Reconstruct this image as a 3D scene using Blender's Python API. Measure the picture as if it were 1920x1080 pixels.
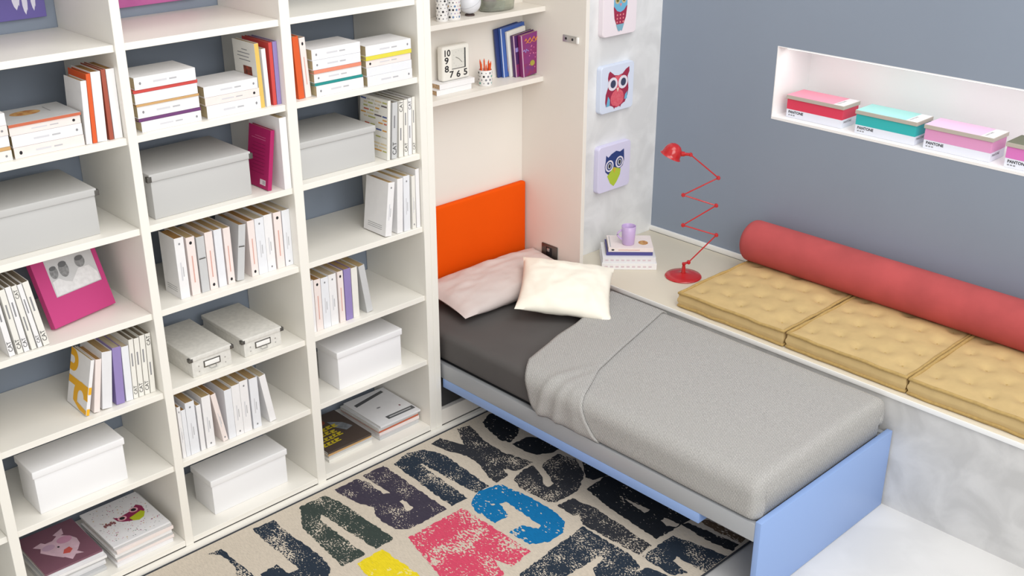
import bpy, bmesh, math, random
from mathutils import Vector, Matrix, noise
PI = math.pi
random.seed(7)
for o in list(bpy.data.objects): bpy.data.objects.remove(o)
scene = bpy.context.scene
COL = scene.collection

# ------------------------------------------------------------------ camera
cam_d = bpy.data.cameras.new('camera'); cam = bpy.data.objects.new('camera', cam_d); COL.objects.link(cam)
cam_d.sensor_fit = 'HORIZONTAL'; cam_d.sensor_width = 36.0
cam_d.lens = 2111.2 / 1920.0 * 36.0
cam_d.clip_start = 0.05
cam.location = (-2.9461, -3.5291, 2.7718)
cam.rotation_mode = 'XYZ'
cam.rotation_euler = (PI / 2 - 0.4182, 0.0, -0.7671)
scene.camera = cam
# ------------------------------------------------------------------ world and light
scene.view_settings.view_transform = 'Standard'
scene.view_settings.look = 'None'
scene.view_settings.gamma = 1.0
scene.view_settings.use_curve_mapping = False
scene.view_settings.exposure = -0.10
W = bpy.data.worlds.new('daylight'); scene.world = W; W.use_nodes = True
bg = W.node_tree.nodes['Background']
bg.inputs['Color'].default_value = (1.0, 0.985, 0.965, 1)
bg.inputs['Strength'].default_value = 0.70

def area(name, loc, target, size, size_y, power, col):
    l = bpy.data.lights.new(name, 'AREA'); l.shape = 'RECTANGLE'; l.size = size; l.size_y = size_y
    l.energy = power; l.color = col
    o = bpy.data.objects.new(name, l); COL.objects.link(o); o.location = loc
    d = Vector(target) - Vector(loc)
    o.rotation_euler = d.to_track_quat('-Z', 'Y').to_euler()
    return o
area('front_key_light', (-2.3, -5.8, 3.9), (-0.1, 0.0, 0.9), 4.2, 3.0, 190, (1.0, 0.99, 0.97))  # added soft key light behind the camera
area('overhead_softbox', (0.0, -2.4, 4.6), (0.0, -0.7, 0.4), 3.2, 2.6, 85, (1.0, 0.98, 0.95))  # added softbox above the view, no lamp fitting belongs to it

# ------------------------------------------------------------------ materials
def lin(h):
    h = h.lstrip('#'); c = [int(h[i:i + 2], 16) / 255 for i in (0, 2, 4)]
    return tuple((x / 12.92 if x <= 0.04045 else ((x + 0.055) / 1.055) ** 2.4) for x in c) + (1,)
MATS = {}
def mat(name, hexc, rough=0.5, metal=0.0, var=0.0, vscale=8.0, bump=0.0, bscale=200.0, emit=0.0, spec=0.5,
        detail=4.0, lohi=(0.3, 0.7), stretch=None, alpha=None, trans=0.0, var2=None):
    if name in MATS: return MATS[name]
    m = bpy.data.materials.new(name); m.use_nodes = True; nt = m.node_tree
    b = nt.nodes['Principled BSDF']
    b.inputs['Base Color'].default_value = lin(hexc); b.inputs['Roughness'].default_value = rough
    b.inputs['Metallic'].default_value = metal
    b.inputs['Specular IOR Level'].default_value = spec
    if trans: b.inputs['Transmission Weight'].default_value = trans
    if emit:
        b.inputs['Emission Color'].default_value = lin(hexc); b.inputs['Emission Strength'].default_value = emit
    tc = nt.nodes.new('ShaderNodeTexCoord')
    src = tc.outputs['Object']
    if stretch:
        mp = nt.nodes.new('ShaderNodeMapping'); mp.inputs['Scale'].default_value = stretch
        nt.links.new(src, mp.inputs['Vector']); src = mp.outputs['Vector']
    if var:
        n = nt.nodes.new('ShaderNodeTexNoise'); n.inputs['Scale'].default_value = vscale; n.inputs['Detail'].default_value = detail
        nt.links.new(src, n.inputs['Vector'])
        mr = nt.nodes.new('ShaderNodeMapRange'); mr.inputs[1].default_value = lohi[0]; mr.inputs[2].default_value = lohi[1]
        n.inputs['Distortion'].default_value = 0.6 if lohi[0] > 0.31 else 0.0
        nt.links.new(n.outputs['Fac'], mr.inputs[0])
        mx = nt.nodes.new('ShaderNodeMix'); mx.data_type = 'RGBA'
        c = lin(hexc)
        mx.inputs[6].default_value = lin(var2) if var2 else tuple(x * (1 - var) for x in c[:3]) + (1,)
        mx.inputs[7].default_value = c if var2 else tuple(min(1, x * (1 + var)) for x in c[:3]) + (1,)
        nt.links.new(mr.outputs[0], mx.inputs[0]); nt.links.new(mx.outputs[2], b.inputs['Base Color'])
    if bump:
        n2 = nt.nodes.new('ShaderNodeTexNoise'); n2.inputs['Scale'].default_value = bscale; n2.inputs['Detail'].default_value = 3
        nt.links.new(src, n2.inputs['Vector'])
        bp = nt.nodes.new('ShaderNodeBump'); bp.inputs['Strength'].default_value = bump; bp.inputs['Distance'].default_value = 0.002
        nt.links.new(n2.outputs['Fac'], bp.inputs['Height']); nt.links.new(bp.outputs[0], b.inputs['Normal'])
    MATS[name] = m
    return m

WHITE = mat('cream_white_laminate', '#f3f0e8', 0.42, var=0.012, vscale=3)
CABW = mat('cabinet_cream', '#ebe6de', 0.45, var=0.015, vscale=2)
PAINT = mat('blue_grey_wall_paint', '#8a95a5', 0.62, var=0.02, vscale=2, bump=0.05, bscale=300)
NICHEW = mat('niche_white', '#f4f4f4', 0.5)
CONC = mat('pale_concrete', '#e2e3e4', 0.6, var=0.075, vscale=5.5, bump=0.25, bscale=45, detail=12, lohi=(0.38, 0.60))
CONCB = mat('bench_concrete', '#cfcecc', 0.62, var=0.10, vscale=6, bump=0.3, bscale=60, detail=14, lohi=(0.38, 0.62))
FLOORM = mat('white_resin_floor', '#dcdbd9', 0.35, var=0.04, vscale=4, detail=12, lohi=(0.36, 0.60))
BENCHT = mat('bench_top_cream', '#ded6c4', 0.4, var=0.01, vscale=3)
TRIMW = mat('white_trim', '#f6f6f4', 0.4)
ORANGE = mat('orange_upholstery', '#ea5400', 0.8, spec=0.15, var=0.02, vscale=5, bump=0.15, bscale=900)
BLUE = mat('light_blue_panel', '#8facdf', 0.4)
RAIL = mat('grey_metal_rail', '#a9acb0', 0.45, metal=0.15)
DARKGAP = mat('dark_underside', '#33353a', 0.8)
SHEET = mat('dark_grey_sheet', '#565352', 0.85, var=0.04, vscale=9, bump=0.25, bscale=900)
MAUVE = mat('mauve_grey_cotton', '#d3c7c3', 0.9, var=0.03, vscale=12, bump=0.25, bscale=700)
CREAMP = mat('cream_cotton', '#fbf6e8', 0.9, var=0.02, vscale=9, bump=0.3, bscale=600)
STRAW = mat('straw_yellow_canvas', '#cbb07c', 0.9, var=0.05, vscale=18, bump=0.35, bscale=500)
STRAWP = mat('straw_piping', '#b79a60', 0.9, var=0.1, vscale=70, bump=0.4, bscale=300)
ROSE = mat('rose_red_velvet', '#b44d4e', 0.85, var=0.13, vscale=5, bump=0.2, bscale=600, detail=5)
LAMPRED = mat('glossy_red_lacquer', '#bd1f24', 0.18, spec=0.7)
CHROME = mat('brushed_metal', '#c9c9c7', 0.3, metal=0.9)
DMETAL = mat('dark_metal', '#6c6a66', 0.35, metal=0.7)
BLACK = mat('black_print', '#1c1c20', 0.6)
GREYP = mat('grey_print', '#8c8c90', 0.6)
LGREY = mat('light_grey_print', '#b9b9bd', 0.6)
PAGES = mat('paper_pages', '#b8a684', 0.85, var=0.12, vscale=300, stretch=(1, 0.02, 0.02))
PAGEH = mat('paper_pages_flat', '#c9b994', 0.85, var=0.1, vscale=300, stretch=(0.02, 0.02, 1))
BOXG = mat('grey_board', '#c2c2c1', 0.7, bump=0.1, bscale=600)
BOXW = mat('white_board', '#f4f4f6', 0.65)
BOXT = mat('textured_light_board', '#dcdad4', 0.6, var=0.07, vscale=60, bump=0.4, bscale=120)
BCOL = dict(white='#efeeef', ivory='#eceae3', pink='#f0e4e0', grey='#c9cacb', bluew='#e9ebf0', orange='#dc5c28', red='#cf4a45',
            brown='#a5523f', purple='#9585bd', yellow='#e2bf62', lemon='#e3d84a', teal='#1f8f8c', plum='#6f3d74', tan='#cda36c',
            salmon='#e58d72', magenta='#b01c62', navy='#2c3d7a', blue='#3f62ae', mauve='#7d5464', dark='#4b3f38', violet='#74356f',
            tex='#e7e7ea', coral='#c8694a')
def bm_(k): return mat('cover_' + k, BCOL[k], 0.5, var=0.02, vscale=30)

# ------------------------------------------------------------------ builder
class MB:
    def __init__(s): s.bm = bmesh.new(); s.mats = []; s.smooth = True
    def mi(s, m):
        if m not in s.mats: s.mats.append(m)
        return s.mats.index(m)
    def _fin(s, f0, m, M=None, v0=0):
        i = s.mi(m)
        s.bm.faces.ensure_lookup_table(); s.bm.verts.ensure_lookup_table()
        for f in s.bm.faces[f0:]: f.material_index = i
        if M is not None:
            bmesh.ops.transform(s.bm, matrix=M, verts=s.bm.verts[v0:])
    def box(s, lo, hi, m, bev=0.0, M=None, seg=2):
        t = bmesh.new()
        bmesh.ops.create_cube(t, size=1.0)
        for v in t.verts:
            v.co = Vector([(lo[k] + hi[k]) / 2 + v.co[k] * (hi[k] - lo[k]) for k in range(3)])
        if bev: bmesh.ops.bevel(t, geom=list(t.edges), offset=bev, segments=seg, profile=0.5, affect='EDGES')
        s.merge(t, m, M); t.free(); return s
    def merge(s, t, m, M=None):
        i = s.mi(m) if m is not None else None
        vm = {}
        for v in t.verts: vm[v.index if False else v] = s.bm.verts.new(M @ v.co if M is not None else v.co)
        for f in t.faces:
            try: nf = s.bm.faces.new([vm[v] for v in f.verts])
            except ValueError: continue
            if i is not None: nf.material_index = i
        return s
    def grid(s, fn, nu, nv, m, M=None, close=False):
        i = s.mi(m)
        P = [[s.bm.verts.new((M @ Vector(fn(a / nu, b / nv))) if M is not None else Vector(fn(a / nu, b / nv))) for b in range(nv + 1)] for a in range(nu + 1)]
        for a in range(nu):
            for b in range(nv):
                f = s.bm.faces.new((P[a][b], P[a + 1][b], P[a + 1][b + 1], P[a][b + 1])); f.material_index = i
        return s
    def lathe(s, prof, m, seg=32, M=None):
        i = s.mi(m); M = M or Matrix()
        rings = []
        for r, z in prof:
            if r < 1e-6: rings.append([s.bm.verts.new(M @ Vector((0, 0, z)))])
            else: rings.append([s.bm.verts.new(M @ Vector((r * math.cos(2 * PI * k / seg), r * math.sin(2 * PI * k / seg), z))) for k in range(seg)])
        for a, b in zip(rings, rings[1:]):
            for k in range(seg):
                k2 = (k + 1) % seg
                if len(a) == 1 and len(b) == 1: continue
                if len(a) == 1: f = s.bm.faces.new((a[0], b[k2], b[k]))
                elif len(b) == 1: f = s.bm.faces.new((a[k], a[k2], b[0]))
                else: f = s.bm.faces.new((a[k], a[k2], b[k2], b[k]))
                f.material_index = i
        return s
    def tube(s, pts, r, m, seg=10, closed=False, cap=True):
        i = s.mi(m); pts = [Vector(p) for p in pts]; n = len(pts); rings = []
        up = None
        for k in range(n):
            if closed: d = pts[(k + 1) % n] - pts[k - 1]
            else: d = pts[min(k + 1, n - 1)] - pts[max(k - 1, 0)]
            d.normalize()
            if up is None: up = Vector((0, 0, 1)) if abs(d.z) < 0.9 else Vector((1, 0, 0))
            a = d.cross(up); 
            if a.length < 1e-4: a = d.cross(Vector((1, 0, 0)))
            a.normalize(); b = a.cross(d).normalized()
            rr = r[k] if isinstance(r, (list, tuple)) else r
            rings.append([s.bm.verts.new(pts[k] + (a * math.cos(2 * PI * j / seg) + b * math.sin(2 * PI * j / seg)) * rr) for j in range(seg)])
        rng = range(n) if closed else range(n - 1)
        for k in rng:
            A, B = rings[k], rings[(k + 1) % n]
            for j in range(seg):
                f = s.bm.faces.new((A[j], A[(j + 1) % seg], B[(j + 1) % seg], B[j])); f.material_index = i
        if cap and not closed:
            for R in (rings[0][::-1], rings[-1]):
                f = s.bm.faces.new(R); f.material_index = i
        return s
    def poly(s, pts, m, org, ax, ay):
        """flat printed shape: points (a, b) on the plane org + a*ax + b*ay"""
        i = s.mi(m); org = Vector(org); ax = Vector(ax); ay = Vector(ay)
        vs = [s.bm.verts.new(org + ax * a + ay * b) for a, b in pts]
        try:
            f = s.bm.faces.new(vs); f.material_index = i
            f.normal_update()
            if f.normal.dot(ax.cross(ay)) < 0: f.normal_flip()
            if len(vs) > 4: bmesh.ops.triangulate(s.bm, faces=[f])
        except ValueError: pass
        return s
    def text(s, body, size, m, org, ax, ay, align='LEFT', bold=0.0):
        cu = bpy.data.curves.new('lettering', 'FONT'); cu.body = body; cu.size = size; cu.align_x = align
        cu.resolution_u = 3; cu.offset = size * bold
        ob = bpy.data.objects.new('lettering', cu); COL.objects.link(ob)
        bpy.context.view_layer.update()
        me = bpy.data.meshes.new_from_object(ob)
        i = s.mi(m); org = Vector(org); ax = Vector(ax); ay = Vector(ay)
        vs = [s.bm.verts.new(org + ax * v.co.x + ay * v.co.y) for v in me.vertices]
        for p in me.polygons:
            try: f = s.bm.faces.new([vs[k] for k in p.vertices]); f.material_index = i
            except ValueError: pass
        bpy.data.objects.remove(ob); bpy.data.curves.remove(cu); bpy.data.meshes.remove(me)
        return s
    def build(s, name, parent=None, loc=None, M=None, smooth=True, angle=35):
        if M is not None: bmesh.ops.transform(s.bm, matrix=M, verts=s.bm.verts)
        me = bpy.data.meshes.new(name); s.bm.to_mesh(me); s.bm.free()
        for m in s.mats: me.materials.append(m)
        if smooth:
            me.shade_smooth()
            me.set_sharp_from_angle(angle=math.radians(angle))
        o = bpy.data.objects.new(name, me); COL.objects.link(o)
        if parent: o.parent = parent
        if loc: o.location = loc
        return o
def ell(cx, cy, rx, ry, n=20): return [(cx + rx * math.cos(2 * PI * k / n), cy + ry * math.sin(2 * PI * k / n)) for k in range(n)]
def rect(a0, b0, a1, b1): return [(a0, b0), (a1, b0), (a1, b1), (a0, b1)]
def tag(o, label, cat, group=None, kind=None):
    o['label'] = label; o['category'] = cat
    if group: o['group'] = group
    if kind: o['kind'] = kind
    return o
def thing(name, loc, label, cat, group=None, rot=(0, 0, 0)):
    o = bpy.data.objects.new(name, None); COL.objects.link(o); o.location = loc; o.rotation_euler = rot
    o.empty_display_size = 0.05
    return tag(o, label, cat, group)
def struct(o): o['kind'] = 'structure'; return o

# ------------------------------------------------------------------ key dimensions (metres)
XC = 1.6787          # grey side wall
YW = 0.432           # wall behind the bookcase
YCON = 0.156         # face of the concrete pier
Z = [None, 1.9834, 1.6696, 1.3441, 1.0168, 0.6909, 0.3704, 0.0283]   # undersides of the shelves
T = 0.024
ZT = [None] + [z + T for z in Z[1:]]
ZB = 0.525           # bench height
TOP = 3.0
# ------------------------------------------------------------------ the room
struct(MB().box((-4.2, -3.4, -0.1), (1.9, 0.6, 0.0), FLOORM).build('floor', smooth=False))
struct(MB().box((-4.2, YW, 0), (0.95, YW + 0.12, TOP), PAINT).build('wall_back', smooth=False))
b = MB()   # grey side wall with a long recessed niche
NY0, NZ0, NZ1, ND = -0.552, 1.3093, 1.6472, 0.30
b.box((XC, NY0, 0), (XC + 0.32, YCON + 0.3, TOP), PAINT)
b.box((XC, -3.4, 0), (XC + 0.32, NY0, NZ0 - 0.012), PAINT)
b.box((XC, -3.4, NZ1 + 0.004), (XC + 0.32, NY0, TOP), PAINT)
b.box((XC, -3.4, NZ0 - 0.012), (XC + 0.32, -2.9, NZ1 + 0.004), PAINT)
struct(b.build('wall_right', smooth=False))
b = MB()
b.box((XC - 0.001, -2.9, NZ0 - 0.012), (XC + ND, NY0, NZ0), NICHEW)
b.box((XC - 0.001, -2.9, NZ1), (XC + ND, NY0, NZ1 + 0.004), NICHEW)
b.box((XC + ND, -2.9, NZ0 - 0.012), (XC + ND + 0.01, NY0, NZ1 + 0.004), NICHEW)
b.box((XC - 0.001, NY0 - 0.004, NZ0), (XC + ND, NY0, NZ1), NICHEW)
struct(b.build('trim_1', smooth=False))
# light strip under the niche's ceiling
t = thing('light_strip', (XC + 0.05, -1.72, NZ1 - 0.004), 'slim white light strip under the top edge of the lit wall niche', 'light')
MB().box((-0.012, -1.15, -0.006), (0.012, 1.15, 0.004), TRIMW).build('housing', t)
MB().box((-0.009, -1.14, -0.0075), (0.009, 1.14, -0.006), mat('lit_strip', '#ffffff', emit=2.0)).build('diffuser', t, smooth=False)
l = bpy.data.lights.new('niche_glow', 'AREA'); l.shape = 'RECTANGLE'; l.size = 0.05; l.size_y = 2.25; l.energy = 1.4; l.color = (1, 0.99, 0.98)
lo = bpy.data.objects.new('niche_glow', l); COL.objects.link(lo); lo.location = (XC + 0.06, -1.72, NZ1 - 0.015)
lo.rotation_euler = (0, math.radians(-25), 0)
struct(MB().box((0.956, YCON, 0), (XC, YCON + 0.3, TOP), CONC).build('wall_concrete', smooth=False))
struct(MB().box((XC - 0.012, -3.4, ZB), (XC, YCON, ZB + 0.028), TRIMW, 0.002).build('trim_2'))

# ------------------------------------------------------------------ bench
t = thing('built_in_bench', (0.95, -3.4, 0), 'long pale concrete wall bench with cream top beside the bed', 'bench')
BO = Vector((0.95, -3.4, 0))
def rel(lo, hi, o): return tuple(lo[k] - o[k] for k in range(3)), tuple(hi[k] - o[k] for k in range(3))
lo, hi = rel((0.95, -3.395, 0), (XC - 0.001, YCON - 0.001, ZB - 0.02), BO); MB().box(lo, hi, CONCB).build('base', t, smooth=False)
lo, hi = rel((0.946, -3.395, ZB - 0.02), (XC - 0.013, YCON - 0.001, ZB), BO); MB().box(lo, hi, BENCHT, 0.002).build('bench_top', t)
lo, hi = rel((0.940, -3.395, ZB - 0.022), (0.946, 0.0, ZB - 0.001), BO); MB().box(lo, hi, TRIMW, 0.001).build('front_edge', t)

# ------------------------------------------------------------------ bookcase
POST = [(-1.972, -1.937), (-1.335, -1.301), (-0.7046, -0.662), (-0.070, -0.0355)]
t = thing('bookcase', (-1.0, 0, 0), 'tall cream open bookcase of three bays filled with books and boxes', 'bookcase')
BK = Vector((-1.0, 0, 0))
for a, c in POST:
    lo, hi = rel((a, 0, 0.0), (c, YW - 0.003, 2.34), BK); MB().box(lo, hi, WHITE, 0.001, seg=1).build('upright', t)
lo, hi = rel((-2.62, 0, 0), (-2.585, YW - 0.003, 2.34), BK); MB().box(lo, hi, WHITE, 0.001, seg=1).build('upright', t)
bays = [(-2.585, -1.972)] + [(POST[i][1], POST[i + 1][0]) for i in range(3)]
for (a, c) in bays:
    for z in Z[1:] + [2.31]:
        lo, hi = rel((a + 0.0004, 0.010 if z > 0.1 else 0.001, z), (c - 0.0004, YW - 0.004, z + T), BK); MB().box(lo, hi, WHITE, 0.001, seg=1).build('shelf', t)
lo, hi = rel((-2.6, -0.024, 0.001), (0.93, -0.0005, 0.0262), BK); MB().box(lo, hi, WHITE, 0.002).build('plinth', t)

# ------------------------------------------------------------------ wall bed cabinet
t = thing('wall_bed_cabinet', (0.45, 0, 0), 'cream wall bed cabinet with two small shelves above the orange headboard', 'cabinet')
CO = Vector((0.45, 0, 0))
def cpart(name, lo, hi, m=CABW, bev=0.001):
    lo, hi = rel(lo, hi, CO); return MB().box(lo, hi, m, bev, seg=1).build(name, t)
cpart('side_panel', (-0.035, 0, 0.001), (0.0, YW - 0.003, 2.34), WHITE)
cpart('side_panel', (0.93, 0, 0.001), (0.954, YW - 0.003, 2.34))
cpart('back_panel', (0.0005, YW - 0.016, 0.10), (0.9295, YW - 0.003, 2.34))
cpart('shelf', (0.0005, 0.271, 1.464), (0.9295, YW - 0.017, 1.488))
cpart('shelf', (0.0005, 0.262, 1.802), (0.9295, YW - 0.017, 1.826))
cpart('top_panel', (0.0005, 0.0, 2.31), (0.9295, YW - 0.017, 2.334))
cpart('base_board', (0.0005, 0.004, 0.026), (0.9295, 0.03, 0.105))
# dark double socket on the right inner side, catch plate above
b = MB(); b.box((-0.006, -0.056, -0.036), (0, 0.056, 0.036), DMETAL, 0.004)
b.box((-0.0075, -0.020, -0.022), (-0.0055, 0.022, 0.022), BLACK, 0.001)
b.box((-0.012, -0.006, 0.0), (-0.007, 0.012, 0.018), CHROME, 0.002)
s = b.build('socket_plate', t, loc=(0.9298 - 0.45, 0.209, 0.588)); s['label'] = 'dark bronze double socket plate'
b = MB(); b.box((-0.004, -0.04, -0.016), (0, 0.05, 0.016), CHROME, 0.001)
for yy in (-0.012, 0.03): b.lathe([(0, 0.0052), (0.006, 0.0052), (0.006, 0.003)], BLACK, 16, Matrix.Translation((0, yy, 0)) @ Matrix.Rotation(-PI / 2, 4, 'Y'))
b.box((-0.009, -0.052, -0.015), (0, -0.040, 0.015), TRIMW, 0.002)
s = b.build('catch_plate', t, loc=(0.9298 - 0.45, 0.092, 1.694)); s['label'] = 'small metal catch plate with two dark holes'
RUG = [
    ('navy', [(-1.2945, -0.0653), (-1.2879, -0.0811), (-1.2331, -0.089), (-1.2311, -0.3136), (-1.2316, -0.3829), (-1.2737, -0.3568), (-1.2796, -0.2779), (-1.2591, -0.2379), (-1.2504, -0.1778), (-1.2549, -0.1192), (-1.2837, -0.0875)]),
    ('navy', [(-1.0725, -0.0604), (-0.9761, -0.0687), (-0.9815, -0.123), (-0.9824, -0.1889), (-0.9771, -0.2758), (-0.9747, -0.4127), (-0.9942, -0.4934), (-1.0479, -0.5454), (-1.1038, -0.5206), (-1.2252, -0.4036), (-1.2075, -0.3326), (-1.13, -0.3245), (-1.1258, -0.404), (-1.0833, -0.4074), (-1.0796, -0.3038), (-1.0797, -0.1444)]),
    ('green', [(-0.8446, -0.0646), (-0.724, -0.0699), (-0.7031, -0.1427), (-0.6957, -0.5039), (-0.7171, -0.5185), (-0.7913, -0.5141), (-0.8105, -0.1738), (-0.8372, -0.198), (-0.8417, -0.5134), (-0.9508, -0.514), (-0.924, -0.2)]),
    ('purple', [(-0.664, -0.0609), (-0.5487, -0.0625), (-0.5275, -0.1175), (-0.5336, -0.2336), (-0.5088, -0.2508), (-0.5133, -0.0618), (-0.3975, -0.0594), (-0.4116, -0.5077), (-0.5145, -0.5091), (-0.6137, -0.5053), (-0.6551, -0.4653), (-0.6613, -0.38), (-0.6472, -0.3186), (-0.6219, -0.2857), (-0.6506, -0.2258), (-0.6704, -0.0884)]),
    ('beige', [(-0.5199, -0.3259), (-0.5012, -0.3243), (-0.5064, -0.4034), (-0.5401, -0.4066)]),
    ('navy', [(-0.3568, -0.0808), (-0.2535, -0.0516), (-0.1785, -0.0863), (-0.1431, -0.1829), (-0.1698, -0.5063), (-0.2439, -0.5021), (-0.2648, -0.1635), (-0.2738, -0.1669), (-0.2951, -0.5078), (-0.3825, -0.5046)]),
    ('dark', [(-0.1271, -0.0674), (-0.0639, -0.0565), (-0.0214, -0.1811), (0.0449, -0.051), (0.1125, -0.0663), (0.0673, -0.219), (0.063, -0.356), (0.1049, -0.5046), (-0.0025, -0.5009), (-0.0297, -0.4471), (-0.052, -0.5021), (-0.129, -0.508), (-0.1198, -0.4475), (-0.0817, -0.3415), (-0.0764, -0.2562), (-0.1135, -0.1627)]),
    ('black', [(0.1748, -0.0884), (0.2521, -0.0536), (0.3061, -0.0729), (0.2593, -0.2578), (0.2061, -0.2925), (0.1439, -0.3108), (0.1258, -0.2635), (0.1515, -0.1414)]),
    ('black', [(0.1415, -0.3263), (0.2365, -0.3339), (0.2832, -0.3911), (0.2808, -0.5078), (0.2182, -0.5056), (0.1579, -0.4706), (0.1394, -0.4065)]),
    ('dark', [(-0.0562, -0.5416), (0.0253, -0.515), (0.0867, -0.5204), (0.0462, -0.6172), (0.0155, -0.6508), (0.0117, -0.6869), (0.0488, -0.683), (0.0911, -0.5961), (0.1018, -0.559), (0.1334, -0.5412), (0.2304, -0.5306), (0.2621, -0.6167), (0.2085, -0.7152), (0.1296, -0.7723), (0.0869, -0.7931), (-0.0403, -0.7915), (-0.0696, -0.7633), (-0.0819, -0.6079)]),
    ('black', [(0.273, -0.6394), (0.3224, -0.7235), (0.2922, -0.8135), (0.1907, -0.7854), (0.1825, -0.7486)]),
    ('blue', [(-0.2846, -0.5264), (-0.2268, -0.5004), (-0.1234, -0.5271), (-0.0999, -0.674), (-0.0963, -0.8173), (-0.118, -0.9121), (-0.1775, -0.9576), (-0.2572, -0.9626), (-0.3308, -0.9186), (-0.3362, -0.8046), (-0.2635, -0.8048), (-0.2307, -0.8692), (-0.2091, -0.862), (-0.1968, -0.6412), (-0.2253, -0.6287), (-0.2525, -0.7203), (-0.3329, -0.7191), (-0.335, -0.6068), (-0.3199, -0.5624)]),
    ('pink', [(-0.6528, -0.5462), (-0.3563, -0.5459), (-0.3603, -0.9534), (-0.4784, -0.9694), (-0.499, -0.8853), (-0.5299, -0.9784), (-0.5989, -1.0217), (-0.7428, -0.926), (-0.6914, -0.7091)]),
    ('yellow', [(-0.9014, -0.5388), (-0.7741, -0.5332), (-0.7703, -0.7778), (-0.7717, -0.8981), (-0.9466, -0.8137)]),
    ('dark', [(-0.0599, -0.8103), (0.0252, -0.8165), (0.0427, -0.9411), (0.0139, -1.2617), (-0.0675, -1.264), (-0.0805, -0.973), (-0.0426, -0.9168), (-0.0641, -0.9065)]),
    ('black', [(0.1193, -0.8131), (0.2511, -0.8031), (0.3027, -0.8354), (0.3638, -1.2824), (0.243, -1.2593), (0.0603, -1.2483), (0.0889, -0.9537)]),
    ('beige', [(0.1795, -0.9729), (0.1873, -1.0026), (0.1983, -1.1005), (0.164, -1.0997)]),
    ('beige', [(0.1713, -1.1807), (0.1958, -1.178), (0.2083, -1.2477), (0.1811, -1.2524), (0.1581, -1.2199)]),
    ('navy', [(-0.0677, -1.2778), (0.1277, -1.2789), (0.1473, -1.3662), (0.179, -1.525), (0.0323, -1.5115), (0.0305, -1.3724), (-0.0023, -1.3826), (-0.0202, -1.4698), (-0.0721, -1.4332)]),
    ('black', [(0.2123, -1.2502), (0.2403, -1.2669), (0.2708, -1.4998), (0.2184, -1.5066), (0.1998, -1.3926)]),
    ('brown', [(0.2867, -1.2861), (0.3184, -1.3166), (0.3211, -1.4949), (0.2856, -1.4995), (0.2749, -1.3761)]),
    ('navy', [(-0.4878, -1.0235), (-0.2491, -0.9986), (-0.0897, -0.9844), (-0.0921, -1.2355), (-0.1207, -1.3143), (-0.1997, -1.3411), (-0.3069, -1.2598), (-0.264, -1.1988), (-0.1799, -1.1789), (-0.1885, -1.1613), (-0.3762, -1.1577), (-0.548, -1.1138)]),
    ('navy', [(-0.1575, -1.3239), (-0.1034, -1.3401), (-0.0874, -1.4273), (-0.1413, -1.4629), (-0.2401, -1.3677)]),
]
# ------------------------------------------------------------------ the bed
t = thing('folding_bed', (0.47, -0.8, 0), 'fold-down single bed frame with grey rails and light blue footboard on white floor', 'bed')
FO = Vector((0.47, -0.8, 0))
def fpart(name, lo, hi, m, bev=0.0015):
    lo, hi = rel(lo, hi, FO); return MB().box(lo, hi, m, bev).build(name, t)
fpart('side_rail', (0.010, -1.721, 0.274), (0.034, 0.34, 0.349), RAIL)
fpart('side_rail', (0.912, -1.721, 0.274), (0.936, 0.34, 0.349), RAIL)
fpart('cross_rail', (0.035, -1.721, 0.274), (0.911, -1.70, 0.345), RAIL)
fpart('cross_rail', (0.035, 0.32, 0.274), (0.911, 0.34, 0.345), RAIL)
fpart('slat_base', (0.035, -1.699, 0.30), (0.911, 0.319, 0.344), DARKGAP)
s = fpart('front_panel', (0.0095, -1.478, 0.229), (0.936, -0.002, 0.2735), BLUE); s['label'] = 'light blue panel under the rails'
s = fpart('footboard', (0.012, -1.746, 0.002), (0.941, -1.7215, 0.362), BLUE); s['label'] = 'light blue footboard panel'
hb = MB().box((0.012, 0.378, 0.36), (0.921, 0.412, 0.930), ORANGE, 0.010, seg=3)
tag(hb.build('headboard'), 'bright orange upholstered headboard at the head of the bed inside the cabinet', 'headboard')

tag(MB().box((0.024, -1.708, 0.3495), (0.922, 0.374, 0.498), SHEET, 0.035, seg=5).build('mattress'),
    'mattress in a dark grey fitted sheet on the fold-down bed', 'mattress')

# blanket
BL = mat('grey_woven_blanket', '#bcbbb9', 0.95)
nt = BL.node_tree; bs = nt.nodes['Principled BSDF']
tc = nt.nodes.new('ShaderNodeTexCoord')
mp = nt.nodes.new('ShaderNodeMapping'); mp.inputs['Rotation'].default_value = (0.3, 0.2, 0.78)
nt.links.new(tc.outputs['Object'], mp.inputs['Vector'])
wv = nt.nodes.new('ShaderNodeTexWave'); wv.inputs['Scale'].default_value = 62; wv.inputs['Distortion'].default_value = 1.2; wv.inputs['Detail'].default_value = 2
nt.links.new(mp.outputs[0], wv.inputs['Vector'])
vo = nt.nodes.new('ShaderNodeTexNoise'); vo.inputs['Scale'].default_value = 260; vo.inputs['Detail'].default_value = 2
nt.links.new(tc.outputs['Object'], vo.inputs['Vector'])
mm = nt.nodes.new('ShaderNodeMath'); mm.operation = 'MULTIPLY'; nt.links.new(wv.outputs['Fac'], mm.inputs[0]); nt.links.new(vo.outputs['Fac'], mm.inputs[1])
mr = nt.nodes.new('ShaderNodeMapRange'); mr.inputs[1].default_value = 0.0; mr.inputs[2].default_value = 0.65
nt.links.new(mm.outputs[0], mr.inputs[0])
mx = nt.nodes.new('ShaderNodeMix'); mx.data_type = 'RGBA'; mx.inputs[6].default_value = lin('#888785'); mx.inputs[7].default_value = lin('#dad8d5')
nt.links.new(mr.outputs[0], mx.inputs[0]); nt.links.new(mx.outputs[2], bs.inputs['Base Color'])
bp = nt.nodes.new('ShaderNodeBump'); bp.inputs['Strength'].default_value = 0.5; bp.inputs['Distance'].default_value = 0.002
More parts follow.
